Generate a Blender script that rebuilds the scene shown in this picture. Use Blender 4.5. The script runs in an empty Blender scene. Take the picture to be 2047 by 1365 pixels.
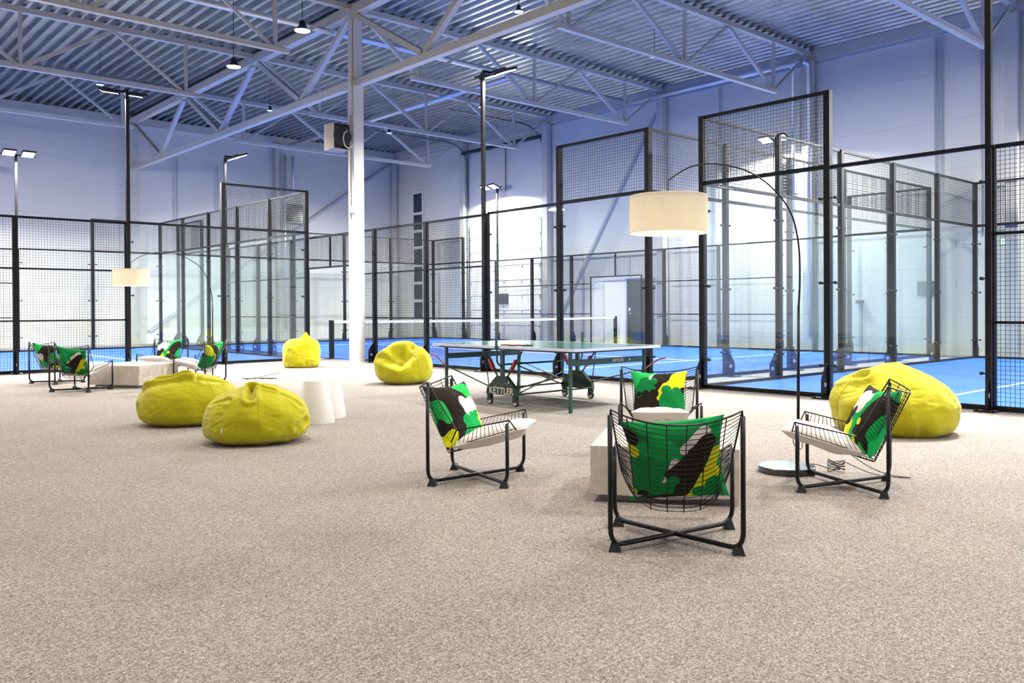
import bpy, math, random
from mathutils import Vector, Matrix, noise
random.seed(7)
S = bpy.context.scene
COL = S.collection
PI = math.pi

# ------------------------------------------------------------------ camera
F = 1717.85
FW = Vector((0.67678603, 0.73615551, -0.00597847))
RT = Vector((0.73613769, -0.67681186, -0.00519741))
UP = Vector((0.00787240, 0.00088345, 0.99996862))
CAM = Vector((0, 0, 1.18015))
cd = bpy.data.cameras.new('camera'); cam = bpy.data.objects.new('camera', cd); COL.objects.link(cam)
M3 = Matrix((RT, UP, -FW)).transposed()
cam.matrix_world = Matrix.Translation(CAM) @ M3.to_4x4()
cd.sensor_width = 36.0; cd.lens = 36.0 * F / 2047
cd.shift_x = -56.104 / 2047; cd.shift_y = -54.967 / 2047
cd.clip_start = 0.05; cd.clip_end = 200
S.camera = cam

# ------------------------------------------------------------------ world, exposure
w = bpy.data.worlds.new('world'); S.world = w; w.use_nodes = True
w.node_tree.nodes['Background'].inputs[0].default_value = (0.5, 0.6, 0.9, 1)
w.node_tree.nodes['Background'].inputs[1].default_value = 0.02
S.view_settings.view_transform = 'Standard'; S.view_settings.look = 'None'
S.view_settings.gamma = 1.0; S.view_settings.use_curve_mapping = False
S.view_settings.exposure = 0.5
cy = S.cycles
cy.max_bounces = 10; cy.diffuse_bounces = 6; cy.glossy_bounces = 4; cy.transmission_bounces = 4
cy.transparent_max_bounces = 40; cy.sample_clamp_indirect = 6.0; cy.sample_clamp_direct = 0
cy.caustics_reflective = False; cy.caustics_refractive = False
cy.use_denoising = True

FLOOD_W = 425.0      # each of the two heads of a floodlight mast
PEND_W = 90.0        # lit pendants over the lounge

def area(name, loc, direction, sx, sy, power, color, parent=None, spread=PI):
    l = bpy.data.lights.new(name, 'AREA'); l.shape = 'RECTANGLE'; l.size = sx; l.size_y = sy
    l.energy = power; l.color = color; l.spread = spread
    o = bpy.data.objects.new(name, l); COL.objects.link(o)
    o.location = loc; o.rotation_euler = Vector(direction).to_track_quat('-Z', 'Y').to_euler()
    if parent: o.parent = parent
    return o

# ------------------------------------------------------------------ mesh helper
class MB:
    def __init__(s): s.v = []; s.f = []; s.mi = []
    def add(s, vs, fs, m=0):
        n = len(s.v); s.v += [tuple(v) for v in vs]; s.f += [tuple(i + n for i in f) for f in fs]; s.mi += [m] * len(fs)
    def box(s, x0, x1, y0, y1, z0, z1, m=0):
        s.add([(x0,y0,z0),(x1,y0,z0),(x1,y1,z0),(x0,y1,z0),(x0,y0,z1),(x1,y0,z1),(x1,y1,z1),(x0,y1,z1)],
              [(0,3,2,1),(4,5,6,7),(0,1,5,4),(1,2,6,5),(2,3,7,6),(3,0,4,7)], m)
    def bar(s, a, b, w, h=None, up=(0,0,1), m=0):
        a = Vector(a); b = Vector(b); h = w if h is None else h
        d = (b - a).normalized(); u = Vector(up)
        if abs(d.dot(u)) > .98: u = Vector((1,0,0))
        r = d.cross(u).normalized(); u = r.cross(d)
        vs = []
        for p in (a, b):
            for i, j in ((-1,-1),(1,-1),(1,1),(-1,1)): vs.append(p + r * (i*w/2) + u * (j*h/2))
        s.add(vs, [(0,1,2,3),(7,6,5,4),(0,4,5,1),(1,5,6,2),(2,6,7,3),(3,7,4,0)], m)
    def tube(s, pts, r, n=8, closed=False, m=0, cap=True):
        P = [Vector(p) for p in pts]; k = len(P); R = r if isinstance(r, (list, tuple)) else [r]*k
        base = len(s.v); last = None; rings = []
        for i in range(k):
            if closed: t = (P[(i+1) % k] - P[i-1]).normalized()
            else: t = (P[min(i+1, k-1)] - P[max(i-1, 0)]).normalized()
            if last is None:
                u = Vector((0,0,1)) if abs(t.z) < .9 else Vector((1,0,0))
                u = (u - t * u.dot(t)).normalized()
            else:
                u = last - t * last.dot(t)
                u = u.normalized() if u.length > 1e-6 else Vector((1,0,0))
            last = u; wv = t.cross(u)
            rings.append([P[i] + (u * math.cos(2*PI*j/n) + wv * math.sin(2*PI*j/n)) * R[i] for j in range(n)])
        vs = [v for rg in rings for v in rg]; fs = []
        for i in range(k if closed else k-1):
            a = i*n; b = ((i+1) % k)*n
            for j in range(n): fs.append((a+j, a+(j+1) % n, b+(j+1) % n, b+j))
        if cap and not closed: fs += [tuple(range(n))[::-1], tuple((k-1)*n + j for j in range(n))]
        s.add(vs, fs, m)
    def lathe(s, prof, n=32, c=(0,0,0), m=0):
        vs = []; fs = []; k = len(prof)
        for i in range(n):
            a = 2*PI*i/n
            for r, z in prof: vs.append((c[0]+r*math.cos(a), c[1]+r*math.sin(a), c[2]+z))
        for i in range(n):
            j = (i+1) % n
            for q in range(k-1): fs.append((i*k+q, j*k+q, j*k+q+1, i*k+q+1))
        s.add(vs, fs, m)
    def prism(s, poly, a, b, m=0):
        """poly = list of 3D points, extruded by vector from a to b"""
        d = Vector(b) - Vector(a); n = len(poly)
        vs = [Vector(p) for p in poly] + [Vector(p) + d for p in poly]
        fs = [tuple(range(n))[::-1], tuple(range(n, 2*n))] + [(i, (i+1) % n, n+(i+1) % n, n+i) for i in range(n)]
        s.add(vs, fs, m)
    def build(s, name, mats, parent=None, smooth=False, loc=None):
        me = bpy.data.meshes.new(name); me.from_pydata(s.v, [], s.f)
        for m in (mats if isinstance(mats, (list, tuple)) else [mats]): me.materials.append(m)
        if any(s.mi): me.polygons.foreach_set('material_index', s.mi)
        if smooth: me.polygons.foreach_set('use_smooth', [True]*len(s.f))
        me.update(); me.validate()
        o = bpy.data.objects.new(name, me); COL.objects.link(o)
        if parent: o.parent = parent
        if loc: o.location = loc
        return o

def tag(o, label=None, cat=None, group=None, kind=None):
    if label: o['label'] = label
    if cat: o['category'] = cat
    if group: o['group'] = group
    if kind: o['kind'] = kind
    return o
def empty(name, loc=(0,0,0), rz=0, **k):
    o = bpy.data.objects.new(name, None); o.empty_display_size = .1; COL.objects.link(o)
    o.location = loc; o.rotation_euler = (0, 0, rz); tag(o, **k); return o
def children(o): return [c for c in bpy.data.objects if c.parent == o]
def copy_tree(o, parent=None):
    c = o.copy(); COL.objects.link(c); c.parent = parent
    for ch in children(o): copy_tree(ch, c)
    return c

# ------------------------------------------------------------------ materials
def newmat(name):
    m = bpy.data.materials.new(name); m.use_nodes = True
    nt = m.node_tree; return m, nt, nt.nodes['Principled BSDF']
def N(nt, t, **kw):
    n = nt.nodes.new(t)
    for k, v in kw.items():
        if k.startswith('i_'): n.inputs[k[2:].replace('_', ' ')].default_value = v
        else: setattr(n, k, v)
    return n
def ramp(nt, fac, stops):
    r = nt.nodes.new('ShaderNodeValToRGB'); nt.links.new(fac, r.inputs[0]); e = r.color_ramp.elements
    e[0].position, e[0].color = stops[0][0], (*stops[0][1], 1)
    e[1].position, e[1].color = stops[-1][0], (*stops[-1][1], 1)
    for p, c in stops[1:-1]:
        x = e.new(p); x.color = (*c, 1)
    return r
def simple(name, col, rough=.5, metal=0., var=.06, scale=30, bump=0., bscale=200, spec=.5, sheen=0, coat=0):
    m, nt, b = newmat(name)
    tc = N(nt, 'ShaderNodeTexCoord'); nz = N(nt, 'ShaderNodeTexNoise'); nz.inputs['Scale'].default_value = scale
    nz.inputs['Detail'].default_value = 4
    nt.links.new(tc.outputs['Object'], nz.inputs['Vector'])
    lo = tuple(max(0, c*(1-var)) for c in col); hi = tuple(min(1, c*(1+var)) for c in col)
    r = ramp(nt, nz.outputs['Fac'], [(.3, lo), (.7, hi)])
    nt.links.new(r.outputs[0], b.inputs['Base Color'])
    b.inputs['Roughness'].default_value = rough; b.inputs['Metallic'].default_value = metal
    b.inputs['Specular IOR Level'].default_value = spec
    if sheen: b.inputs['Sheen Weight'].default_value = sheen
    if coat: b.inputs['Coat Weight'].default_value = coat
    if bump:
        n2 = N(nt, 'ShaderNodeTexNoise'); n2.inputs['Scale'].default_value = bscale; n2.inputs['Detail'].default_value = 3
        nt.links.new(tc.outputs['Object'], n2.inputs['Vector'])
        bp = N(nt, 'ShaderNodeBump'); bp.inputs['Strength'].default_value = bump; bp.inputs['Distance'].default_value = .004
        nt.links.new(n2.outputs['Fac'], bp.inputs['Height']); nt.links.new(bp.outputs[0], b.inputs['Normal'])
    return m
def emis(name, col, strength):
    m, nt, b = newmat(name)
    b.inputs['Base Color'].default_value = (*[min(1, c) for c in col], 1)
    b.inputs['Emission Color'].default_value = (*col, 1); b.inputs['Emission Strength'].default_value = strength
    return m

def carpet():
    m, nt, b = newmat('carpet_speckle'); tc = N(nt, 'ShaderNodeTexCoord')
    a = N(nt, 'ShaderNodeTexVoronoi'); a.inputs['Scale'].default_value = 300
    f = N(nt, 'ShaderNodeTexVoronoi'); f.inputs['Scale'].default_value = 130
    c = N(nt, 'ShaderNodeTexNoise'); c.inputs['Scale'].default_value = 1.3; c.inputs['Detail'].default_value = 3
    for q in (a, f, c): nt.links.new(tc.outputs['Object'], q.inputs['Vector'])
    s1 = N(nt, 'ShaderNodeSeparateColor'); s2 = N(nt, 'ShaderNodeSeparateColor'); nt.links.new(a.outputs['Color'], s1.inputs[0]); nt.links.new(f.outputs['Color'], s2.inputs[0])
    av = N(nt, 'ShaderNodeMix', data_type='FLOAT'); av.inputs[0].default_value = .38; nt.links.new(s1.outputs[0], av.inputs[2]); nt.links.new(s2.outputs[0], av.inputs[3])
    r = ramp(nt, av.outputs[0], [(.08, (.10,.084,.073)), (.35, (.235,.206,.188)), (.62, (.35,.315,.29)), (.95, (.60,.555,.52))])
    r2 = ramp(nt, c.outputs['Fac'], [(.3, (.93,.93,.93)), (.7, (1.04,1.03,1.02))])
    mx = N(nt, 'ShaderNodeMix', data_type='RGBA', blend_type='MULTIPLY'); mx.inputs[0].default_value = 1
    nt.links.new(r.outputs[0], mx.inputs[6]); nt.links.new(r2.outputs[0], mx.inputs[7])
    nt.links.new(mx.outputs[2], b.inputs['Base Color'])
    b.inputs['Roughness'].default_value = .95; b.inputs['Specular IOR Level'].default_value = .12
    return m
def wallmat():
    m, nt, b = newmat('wall_panel'); tc = N(nt, 'ShaderNodeTexCoord'); sp = N(nt, 'ShaderNodeSeparateXYZ')
    nt.links.new(tc.outputs['Object'], sp.inputs[0])
    def lines(period, width, off=0.):
        a = N(nt, 'ShaderNodeMath', operation='ADD'); a.inputs[1].default_value = off
        nt.links.new(sp.outputs['Z'], a.inputs[0])
        d = N(nt, 'ShaderNodeMath', operation='MODULO'); d.inputs[1].default_value = period; nt.links.new(a.outputs[0], d.inputs[0])
        l = N(nt, 'ShaderNodeMath', operation='LESS_THAN'); l.inputs[1].default_value = width; nt.links.new(d.outputs[0], l.inputs[0])
        return l
    l1 = lines(1.17, .016, .25); l2 = lines(.146, .012, .25)
    nz = N(nt, 'ShaderNodeTexNoise'); nz.inputs['Scale'].default_value = .8; nt.links.new(tc.outputs['Object'], nz.inputs['Vector'])
    r = ramp(nt, nz.outputs['Fac'], [(.3, (.70,.685,.65)), (.7, (.74,.725,.69))])
    m1 = N(nt, 'ShaderNodeMix', data_type='RGBA'); nt.links.new(l1.outputs[0], m1.inputs[0])
    nt.links.new(r.outputs[0], m1.inputs[6]); m1.inputs[7].default_value = (.60,.59,.58,1)
    k = N(nt, 'ShaderNodeMath', operation='MULTIPLY'); k.inputs[1].default_value = .14; nt.links.new(l2.outputs[0], k.inputs[0])
    m2 = N(nt, 'ShaderNodeMix', data_type='RGBA'); nt.links.new(k.outputs[0], m2.inputs[0])
    nt.links.new(m1.outputs[2], m2.inputs[6]); m2.inputs[7].default_value = (.5,.52,.56,1)
    nt.links.new(m2.outputs[2], b.inputs['Base Color']); b.inputs['Roughness'].default_value = .55
    return m
def glassmat():
    m, nt, b = newmat('safety_glass'); nt.nodes.remove(b); out = nt.nodes['Material Output']
    t = N(nt, 'ShaderNodeBsdfTransparent'); t.inputs[0].default_value = (.955,.98,.972,1)
    g = N(nt, 'ShaderNodeBsdfGlossy'); g.inputs['Roughness'].default_value = 0.0; g.inputs[0].default_value = (.95,.98,1,1)
    fr = N(nt, 'ShaderNodeFresnel'); ge = N(nt, 'ShaderNodeNewGeometry'); mr = N(nt, 'ShaderNodeMapRange'); mr.inputs['To Min'].default_value = 1.42; mr.inputs['To Max'].default_value = 1/1.42
    nt.links.new(ge.outputs['Backfacing'], mr.inputs['Value']); nt.links.new(mr.outputs[0], fr.inputs[0])
    mx = N(nt, 'ShaderNodeMixShader'); nt.links.new(fr.outputs[0], mx.inputs[0])
    nt.links.new(t.outputs[0], mx.inputs[1]); nt.links.new(g.outputs[0], mx.inputs[2]); nt.links.new(mx.outputs[0], out.inputs[0])
    return m
def turfmat():
    m, nt, b = newmat('blue_turf'); tc = N(nt, 'ShaderNodeTexCoord')
    a = N(nt, 'ShaderNodeTexNoise'); a.inputs['Scale'].default_value = 60; a.inputs['Detail'].default_value = 4
    c = N(nt, 'ShaderNodeTexNoise'); c.inputs['Scale'].default_value = .9; c.inputs['Detail'].default_value = 3
    mp = N(nt, 'ShaderNodeMapping'); mp.inputs['Scale'].default_value = (1, .25, 1)
    nt.links.new(tc.outputs['Object'], a.inputs['Vector']); nt.links.new(tc.outputs['Object'], mp.inputs[0]); nt.links.new(mp.outputs[0], c.inputs['Vector'])
    r = ramp(nt, a.outputs['Fac'], [(.3, (.013,.075,.40)), (.7, (.030,.125,.54))])
    r2 = ramp(nt, c.outputs['Fac'], [(.3, (.88,.9,.94)), (.7, (1.08,1.05,1.02))])
    mx = N(nt, 'ShaderNodeMix', data_type='RGBA', blend_type='MULTIPLY'); mx.inputs[0].default_value = 1
    nt.links.new(r.outputs[0], mx.inputs[6]); nt.links.new(r2.outputs[0], mx.inputs[7]); nt.links.new(mx.outputs[2], b.inputs['Base Color'])
    b.inputs['Roughness'].default_value = .8; b.inputs['Specular IOR Level'].default_value = .25
    return m
def stonemat():
    m, nt, b = newmat('beige_stone'); tc = N(nt, 'ShaderNodeTexCoord')
    a = N(nt, 'ShaderNodeTexNoise'); a.inputs['Scale'].default_value = 6; a.inputs['Detail'].default_value = 8; a.inputs['Distortion'].default_value = 1.2
    v = N(nt, 'ShaderNodeTexNoise'); v.inputs['Scale'].default_value = 3; v.inputs['Detail'].default_value = 6; v.inputs['Distortion'].default_value = 2.5
    nt.links.new(tc.outputs['Object'], a.inputs['Vector']); nt.links.new(tc.outputs['Object'], v.inputs['Vector'])
    r = ramp(nt, a.outputs['Fac'], [(.3, (.56,.49,.41)), (.5, (.64,.57,.49)), (.7, (.70,.635,.56))])
    r2 = ramp(nt, v.outputs['Fac'], [(.47, (1,1,1)), (.495, (1.12,1.12,1.12)), (.51, (1,1,1)), (.52, (1,1,1))])
    mx = N(nt, 'ShaderNodeMix', data_type='RGBA', blend_type='MULTIPLY'); mx.inputs[0].default_value = 1
    nt.links.new(r.outputs[0], mx.inputs[6]); nt.links.new(r2.outputs[0], mx.inputs[7]); nt.links.new(mx.outputs[2], b.inputs['Base Color'])
    b.inputs['Roughness'].default_value = .45
    return m
def fabricmat(name, col, var=.12, rough=.9, wscale=420, sheen=.25):
    m, nt, b = newmat(name); tc = N(nt, 'ShaderNodeTexCoord')
    a = N(nt, 'ShaderNodeTexNoise'); a.inputs['Scale'].default_value = wscale; a.inputs['Detail'].default_value = 2
    c = N(nt, 'ShaderNodeTexNoise'); c.inputs['Scale'].default_value = 5; c.inputs['Detail'].default_value = 3
    nt.links.new(tc.outputs['Object'], a.inputs['Vector']); nt.links.new(tc.outputs['Object'], c.inputs['Vector'])
    r = ramp(nt, a.outputs['Fac'], [(.3, tuple(x*(1-var) for x in col)), (.7, tuple(min(1, x*(1+var)) for x in col))])
    nt.links.new(r.outputs[0], b.inputs['Base Color'])
    b.inputs['Roughness'].default_value = rough; b.inputs['Specular IOR Level'].default_value = .2; b.inputs['Sheen Weight'].default_value = sheen
    bp = N(nt, 'ShaderNodeBump'); bp.inputs['Strength'].default_value = .35; bp.inputs['Distance'].default_value = .004
    nt.links.new(a.outputs['Fac'], bp.inputs['Height']); nt.links.new(bp.outputs[0], b.inputs['Normal'])
    return m
def shademat():
    m, nt, b = newmat('linen_lampshade'); nt.nodes.remove(b); out = nt.nodes['Material Output']; tc = N(nt, 'ShaderNodeTexCoord')
    mp = N(nt, 'ShaderNodeMapping'); mp.inputs['Scale'].default_value = (60, 60, 260)
    a = N(nt, 'ShaderNodeTexNoise'); a.inputs['Scale'].default_value = 3; a.inputs['Detail'].default_value = 4
    nt.links.new(tc.outputs['Object'], mp.inputs[0]); nt.links.new(mp.outputs[0], a.inputs['Vector'])
    r = ramp(nt, a.outputs['Fac'], [(.3, (.78,.73,.63)), (.7, (.90,.87,.79))])
    d = N(nt, 'ShaderNodeBsdfDiffuse'); t = N(nt, 'ShaderNodeBsdfTranslucent')
    nt.links.new(r.outputs[0], d.inputs[0]); nt.links.new(r.outputs[0], t.inputs[0])
    mx = N(nt, 'ShaderNodeMixShader'); mx.inputs[0].default_value = .45
    nt.links.new(d.outputs[0], mx.inputs[1]); nt.links.new(t.outputs[0], mx.inputs[2]); nt.links.new(mx.outputs[0], out.inputs[0])
    return m
def netbandmat():
    m, nt, b = newmat('net_band'); tc = N(nt, 'ShaderNodeTexCoord')
    mp = N(nt, 'ShaderNodeMapping'); mp.inputs['Scale'].default_value = (7, 7, 28)
    a = N(nt, 'ShaderNodeTexNoise'); a.inputs['Scale'].default_value = 1.6; a.inputs['Detail'].default_value = 3
    nt.links.new(tc.outputs['Object'], mp.inputs[0]); nt.links.new(mp.outputs[0], a.inputs['Vector'])
    r = ramp(nt, a.outputs['Fac'], [(.35, (.25,.26,.3)), (.40, (.86,.87,.9)), (.7, (.86,.87,.9))])
    nt.links.new(r.outputs[0], b.inputs['Base Color']); b.inputs['Roughness'].default_value = .8
    return m
def tabletopmat(W, L):
    m, nt, b = newmat('table_tennis_green'); tc = N(nt, 'ShaderNodeTexCoord'); sp = N(nt, 'ShaderNodeSeparateXYZ')
    nt.links.new(tc.outputs['Object'], sp.inputs[0])
    def absgt(o, v):
        a = N(nt, 'ShaderNodeMath', operation='ABSOLUTE'); nt.links.new(sp.outputs[o], a.inputs[0])
        g = N(nt, 'ShaderNodeMath', operation='GREATER_THAN'); g.inputs[1].default_value = v; nt.links.new(a.outputs[0], g.inputs[0]); return g
    def abslt(o, v):
        a = N(nt, 'ShaderNodeMath', operation='ABSOLUTE'); nt.links.new(sp.outputs[o], a.inputs[0])
        g = N(nt, 'ShaderNodeMath', operation='LESS_THAN'); g.inputs[1].default_value = v; nt.links.new(a.outputs[0], g.inputs[0]); return g
    x1 = absgt('X', W/2-.022); y1 = absgt('Y', L/2-.022); c1 = abslt('X', .0025)
    m1 = N(nt, 'ShaderNodeMath', operation='MAXIMUM'); nt.links.new(x1.outputs[0], m1.inputs[0]); nt.links.new(y1.outputs[0], m1.inputs[1])
    m2 = N(nt, 'ShaderNodeMath', operation='MAXIMUM'); nt.links.new(m1.outputs[0], m2.inputs[0]); nt.links.new(c1.outputs[0], m2.inputs[1])
    mx = N(nt, 'ShaderNodeMix', data_type='RGBA'); nt.links.new(m2.outputs[0], mx.inputs[0])
    mx.inputs[6].default_value = (.03,.13,.09,1); mx.inputs[7].default_value = (.8,.8,.78,1)
    nt.links.new(mx.outputs[2], b.inputs['Base Color']); b.inputs['Roughness'].default_value = .16
    return m
PATC = {'G': (.005,.42,.09), 'D': (.003,.27,.06), 'Y': (.78,.80,.01), 'K': (.022,.015,.010), 'W': (.86,.80,.76), 'L': (.02,.55,.10)}
def patternmat(name, base, seq):
    m, nt, b = newmat(name); prev = None
    for i, c in enumerate(seq):
        at = N(nt, 'ShaderNodeAttribute', attribute_name='lay%d' % i)
        lt = N(nt, 'ShaderNodeMath', operation='LESS_THAN'); lt.inputs[1].default_value = 0.; nt.links.new(at.outputs['Fac'], lt.inputs[0])
        mx = N(nt, 'ShaderNodeMix', data_type='RGBA'); nt.links.new(lt.outputs[0], mx.inputs[0])
        if prev is None: mx.inputs[6].default_value = (*PATC[base], 1)
        else: nt.links.new(prev, mx.inputs[6])
        mx.inputs[7].default_value = (*PATC[c], 1); prev = mx.outputs[2]
    nt.links.new(prev, b.inputs['Base Color']); b.inputs['Roughness'].default_value = .85; b.inputs['Specular IOR Level'].default_value = .2
    return m

M = dict(
    carpet=carpet(), wall=wallmat(), glass=glassmat(), turf=turfmat(), stone=stonemat(),
    black=simple('black_powder_coat', (.006,.006,.006), .36, 0, .2, 40, spec=.3),
    fence=simple('fence_black', (.006,.006,.007), .45, 0, .2, 20, spec=.25),
    wire=simple('mesh_wire', (.008,.008,.009), .4, 0, .1, 20, spec=.35),
    deck=simple('galvanised_deck', (.44,.48,.54), .27, 1.0, .18, 1.5),
    truss=simple('truss_white', (.58,.56,.52), .5, 0, .05, 3),
    column=simple('column_white', (.66,.64,.60), .5, 0, .04, 3),
    pipe=simple('bright_pipe', (.72,.74,.8), .3, .6, .05, 5),
    dark=simple('dark_rubber', (.02,.02,.02), .7, 0, .2, 20),
    trim=simple('grey_trim', (.42,.45,.5), .5, 0, .06, 4),
    conc=simple('pale_concrete', (.62,.61,.6), .7, 0, .08, 6),
    lime=fabricmat('lime_fabric', (.52,.475,.008), .14),
    limes=fabricmat('lime_fabric_seam', (.40,.375,.012), .14),
    pad=fabricmat('white_cushion', (.80,.755,.72), .06, .9, 300),
    green=simple('green_steel', (.008,.062,.042), .4, 0, .15, 12, coat=.2),
    darkgreen=simple('dark_green_plastic', (.007,.032,.021), .5, 0, .15, 12),
    red=simple('red_plastic', (.40,.035,.03), .45, 0, .15, 20),
    tyre=simple('black_tyre', (.015,.015,.015), .6, 0, .1, 20),
    white=simple('white_plastic', (.78,.75,.70), .45, 0, .03, 6),
    text=simple('lettering_cream', (.6,.58,.5), .6, 0, .03, 6),
    shade=shademat(), band=netbandmat(), lines=simple('line_white', (.85,.87,.9), .8, 0, .03, 20),
    winglass=simple('dark_window_glass', (.02,.035,.06), .15, 0, .2, 2),
    door=simple('grey_steel_door', (.045,.055,.065), .3, .2, .15, 3),
    fan=simple('fan_heater_grey', (.42,.36,.33), .5, .3, .08, 6),
    track=simple('dark_galvanised_track', (.10,.115,.14), .4, .4, .15, 6),
    exitg=emis('exit_green', (.0,.30,.13), .25), exitw=emis('exit_white', (.9,1,.95), .5),
    led=emis('led_lens', (.95,.98,1.0), 22), warm=emis('pendant_glow', (1.0,.86,.66), 30), dimled=emis('pendant_dim', (.75,.8,.9), .5),
    red2=simple('rubber_red', (.35,.03,.03), .6, 0, .1, 20), wood=simple('bat_wood', (.50,.33,.17), .5, 0, .15, 20),
    crest=simple('crest_white', (.7,.75,.85), .6, 0, .03, 6),
)

# ------------------------------------------------------------------ hall shell
XR, YL, XN, YN, ZC = 20.95, 32.13, -12.0, -13.5, 8.02
def struct(name, mb, mat, **k):
    o = mb.build(name, mat, **k); o['kind'] = 'structure'; return o
b = MB(); b.box(XN, XR, YN, YL, -.2, 0); struct('floor', b, M['carpet'])
b = MB(); b.box(XR, XR+.2, YN-.2, YL+.2, -.2, ZC+.4); struct('wall_right', b, M['wall'])
b = MB(); b.box(XN-.2, XR, YL, YL+.2, -.2, ZC+.4); struct('wall_left', b, M['wall'])
b = MB(); b.box(XN-.2, XN, YN-.2, YL, -.2, ZC+.4); struct('wall_near', b, M['wall'])
b = MB(); b.box(XN, XR, YN-.2, YN, -.2, ZC+.4); struct('wall_rear', b, M['wall'])
# corrugated deck: trapezoid ribs running along Y
b = MB(); per = .28; prof = []
x = XN
while x < XR:
    prof += [(x, ZC), (x+.09, ZC), (x+.13, ZC+.12), (x+.24, ZC+.12)]; x += per
prof.append((XR+.05, ZC)); vs = [(px, YN, pz) for px, pz in prof] + [(px, YL, pz) for px, pz in prof]; n = len(prof)
vs += [(XN, YN, ZC+.3), (XR+.05, YN, ZC+.3), (XR+.05, YL, ZC+.3), (XN, YL, ZC+.3)]
b.add(vs, [(i, i+1, n+i+1, n+i) for i in range(n-1)] + [(2*n, 2*n+3, 2*n+2, 2*n+1)])
struct('ceiling', b, M['deck'])
# eaves trims where walls meet the deck
b = MB(); b.box(XR-.12, XR, YN, YL, ZC-.28, ZC-.001); struct('trim_1', b, M['truss'])
b = MB(); b.box(XN, XR-.12, YL-.12, YL, ZC-.28, ZC-.001); struct('trim_2', b, M['truss'])
b = MB(); b.box(XR-.03, XR, YN, YL, ZC-.36, ZC-.31); struct('trim_3', b, M['trim'])

# ------------------------------------------------------------------ padel courts
def court_frame(c, ex, ey):
    c = Vector(c); ex = Vector(ex); ey = Vector(ey)
    return lambda a, bb, z=0.: Vector((c.x + ex.x*a + ey.x*bb, c.y + ex.y*a + ey.y*bb, z))
CM = court_frame((10.344, 8.738), (0,1), (1,0)); WM, LC = 10.196, 20.02
CR = court_frame((10.344, 7.700), (0,-1), (1,0))
CL = court_frame((9.706, 18.72), (-1,0), (0,1)); WL = 9.825

def obox(mb, P, a0, a1, b0, b1, z0, z1, m=0):
    p, q = P(a0, b0), P(a1, b1)
    mb.box(min(p.x,q.x), max(p.x,q.x), min(p.y,q.y), max(p.y,q.y), z0, z1, m)
def court_ground(P, W, kind_label, name):
    t = MB(); obox(t, P, .0, LC, .0, W, 0, .015); o = struct('court_turf', t, M['turf']); o['label'] = kind_label
    ln = MB(); hw = .025
    for a in (LC/2-6.95, LC/2+6.95): obox(ln, P, a-hw, a+hw, .03, W-.03, .0151, .0175)
    obox(ln, P, LC/2-6.95+hw+.001, LC/2+6.95-hw-.001, W/2-hw, W/2+hw, .0151, .0175)
    ln.build('court_line', M['lines'], o)
court_ground(CM, WM, 'blue turf of the court behind the ping-pong table, with white service lines', 'm')
court_ground(CR, WM, 'blue turf of the court on the right behind the tall arc lamp', 'r')
court_ground(CL, WL, 'blue turf of the court on the left behind the small lounge group', 'l')

PW = .085
def post(root, P, a, bb, h, out, far=False, along='a'):
    """square post at (a,bb); out = outward direction in court coords (da,db)"""
    m = MB(); obox(m, P, a-PW/2, a+PW/2, bb-PW/2, bb+PW/2, 0, h)
    o = m.build('post', M['fence'], root)
    g = MB(); t = .012
    da, db = out; off = PW/2
    def pt(k, z, s):
        if da: return P(a+da*k, bb+s*t, z)
        return P(a+s*t, bb+db*k, z)
    poly = [pt(off, .02, -1), pt(off+.13, .02, -1), pt(off+.13, .25, -1), pt(off+.07, .36, -1), pt(off, .46, -1)]
    g.prism(poly, pt(0, 0, -1), pt(0, 0, 1)); gg = g.build('gusset', M['fence'], o)
    pl = MB()
    if da: obox(pl, P, a-.06, a+da*.24, bb-.11, bb+.11, 0, .018) if da > 0 else obox(pl, P, a+da*.24, a+.06, bb-.11, bb+.11, 0, .018)
    else: obox(pl, P, a-.11, a+.11, min(bb-db*.06, bb+db*.24), max(bb-db*.06, bb+db*.24), 0, .018)
    for s1 in (-.085, .085):
        q = P(a+da*.2 + (0 if da else s1), bb+db*.2 + (s1 if da else 0), .018)
        pl.tube([q, q+Vector((0,0,.016))], .012, 6)
    pl.build('base_plate', M['fence'], o)
    if not far:
        e = MB()
        for sgn in (-1, 1):
            c0 = pt(off+.065, .18, sgn*1.0)
            tang = Vector(P(1 if not da else 0, 0 if not da else 1)) - Vector(P(0, 0))
            c0 = c0 + tang.normalized() * (sgn*.0015)
            dr = (Vector(P(da, db)) - Vector(P(0, 0))).normalized()
            ring = [c0 + dr*(.026*math.cos(q)) + Vector((0,0,.026*math.sin(q))) for q in [2*PI*i/18 for i in range(18)]]
            e.tube(ring, .0032, 4, closed=True)
            e.tube([c0 - dr*.024, c0 + dr*.024], .0028, 4); e.tube([c0 - Vector((0,0,.024)), c0 + Vector((0,0,.024))], .0028, 4)
        e.build('emblem', M['crest'], o)
    return o
def seg(P, a0, b0, a1, b1): return P(a0, b0), P(a1, b1)
def rail(root, p, q, z, w=.04):
    m = MB(); m.bar(Vector((p.x,p.y,z)), Vector((q.x,q.y,z)), w, w); return m.build('rail', M['fence'], root)
def mesh_panel(root, p, q, z0, z1, step=.05, wr=.0022):
    m = MB(); d = (q - p); L = d.length; d.normalize(); nn = max(1, round(L/step)); nz = max(1, round((z1-z0)/step))
    s = Vector((d.y, -d.x, 0)) * .003
    for i in range(nn+1):
        c = p + d*(L*i/nn) + s; m.bar((c.x,c.y,z0), (c.x,c.y,z1), wr*2)
    for i in range(nz+1):
        z = z0 + (z1-z0)*i/nz; a = p - s; c = q - s; m.bar((a.x,a.y,z), (c.x,c.y,z), wr*2)
    return m.build('mesh_panel', M['wire'], root)
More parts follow.
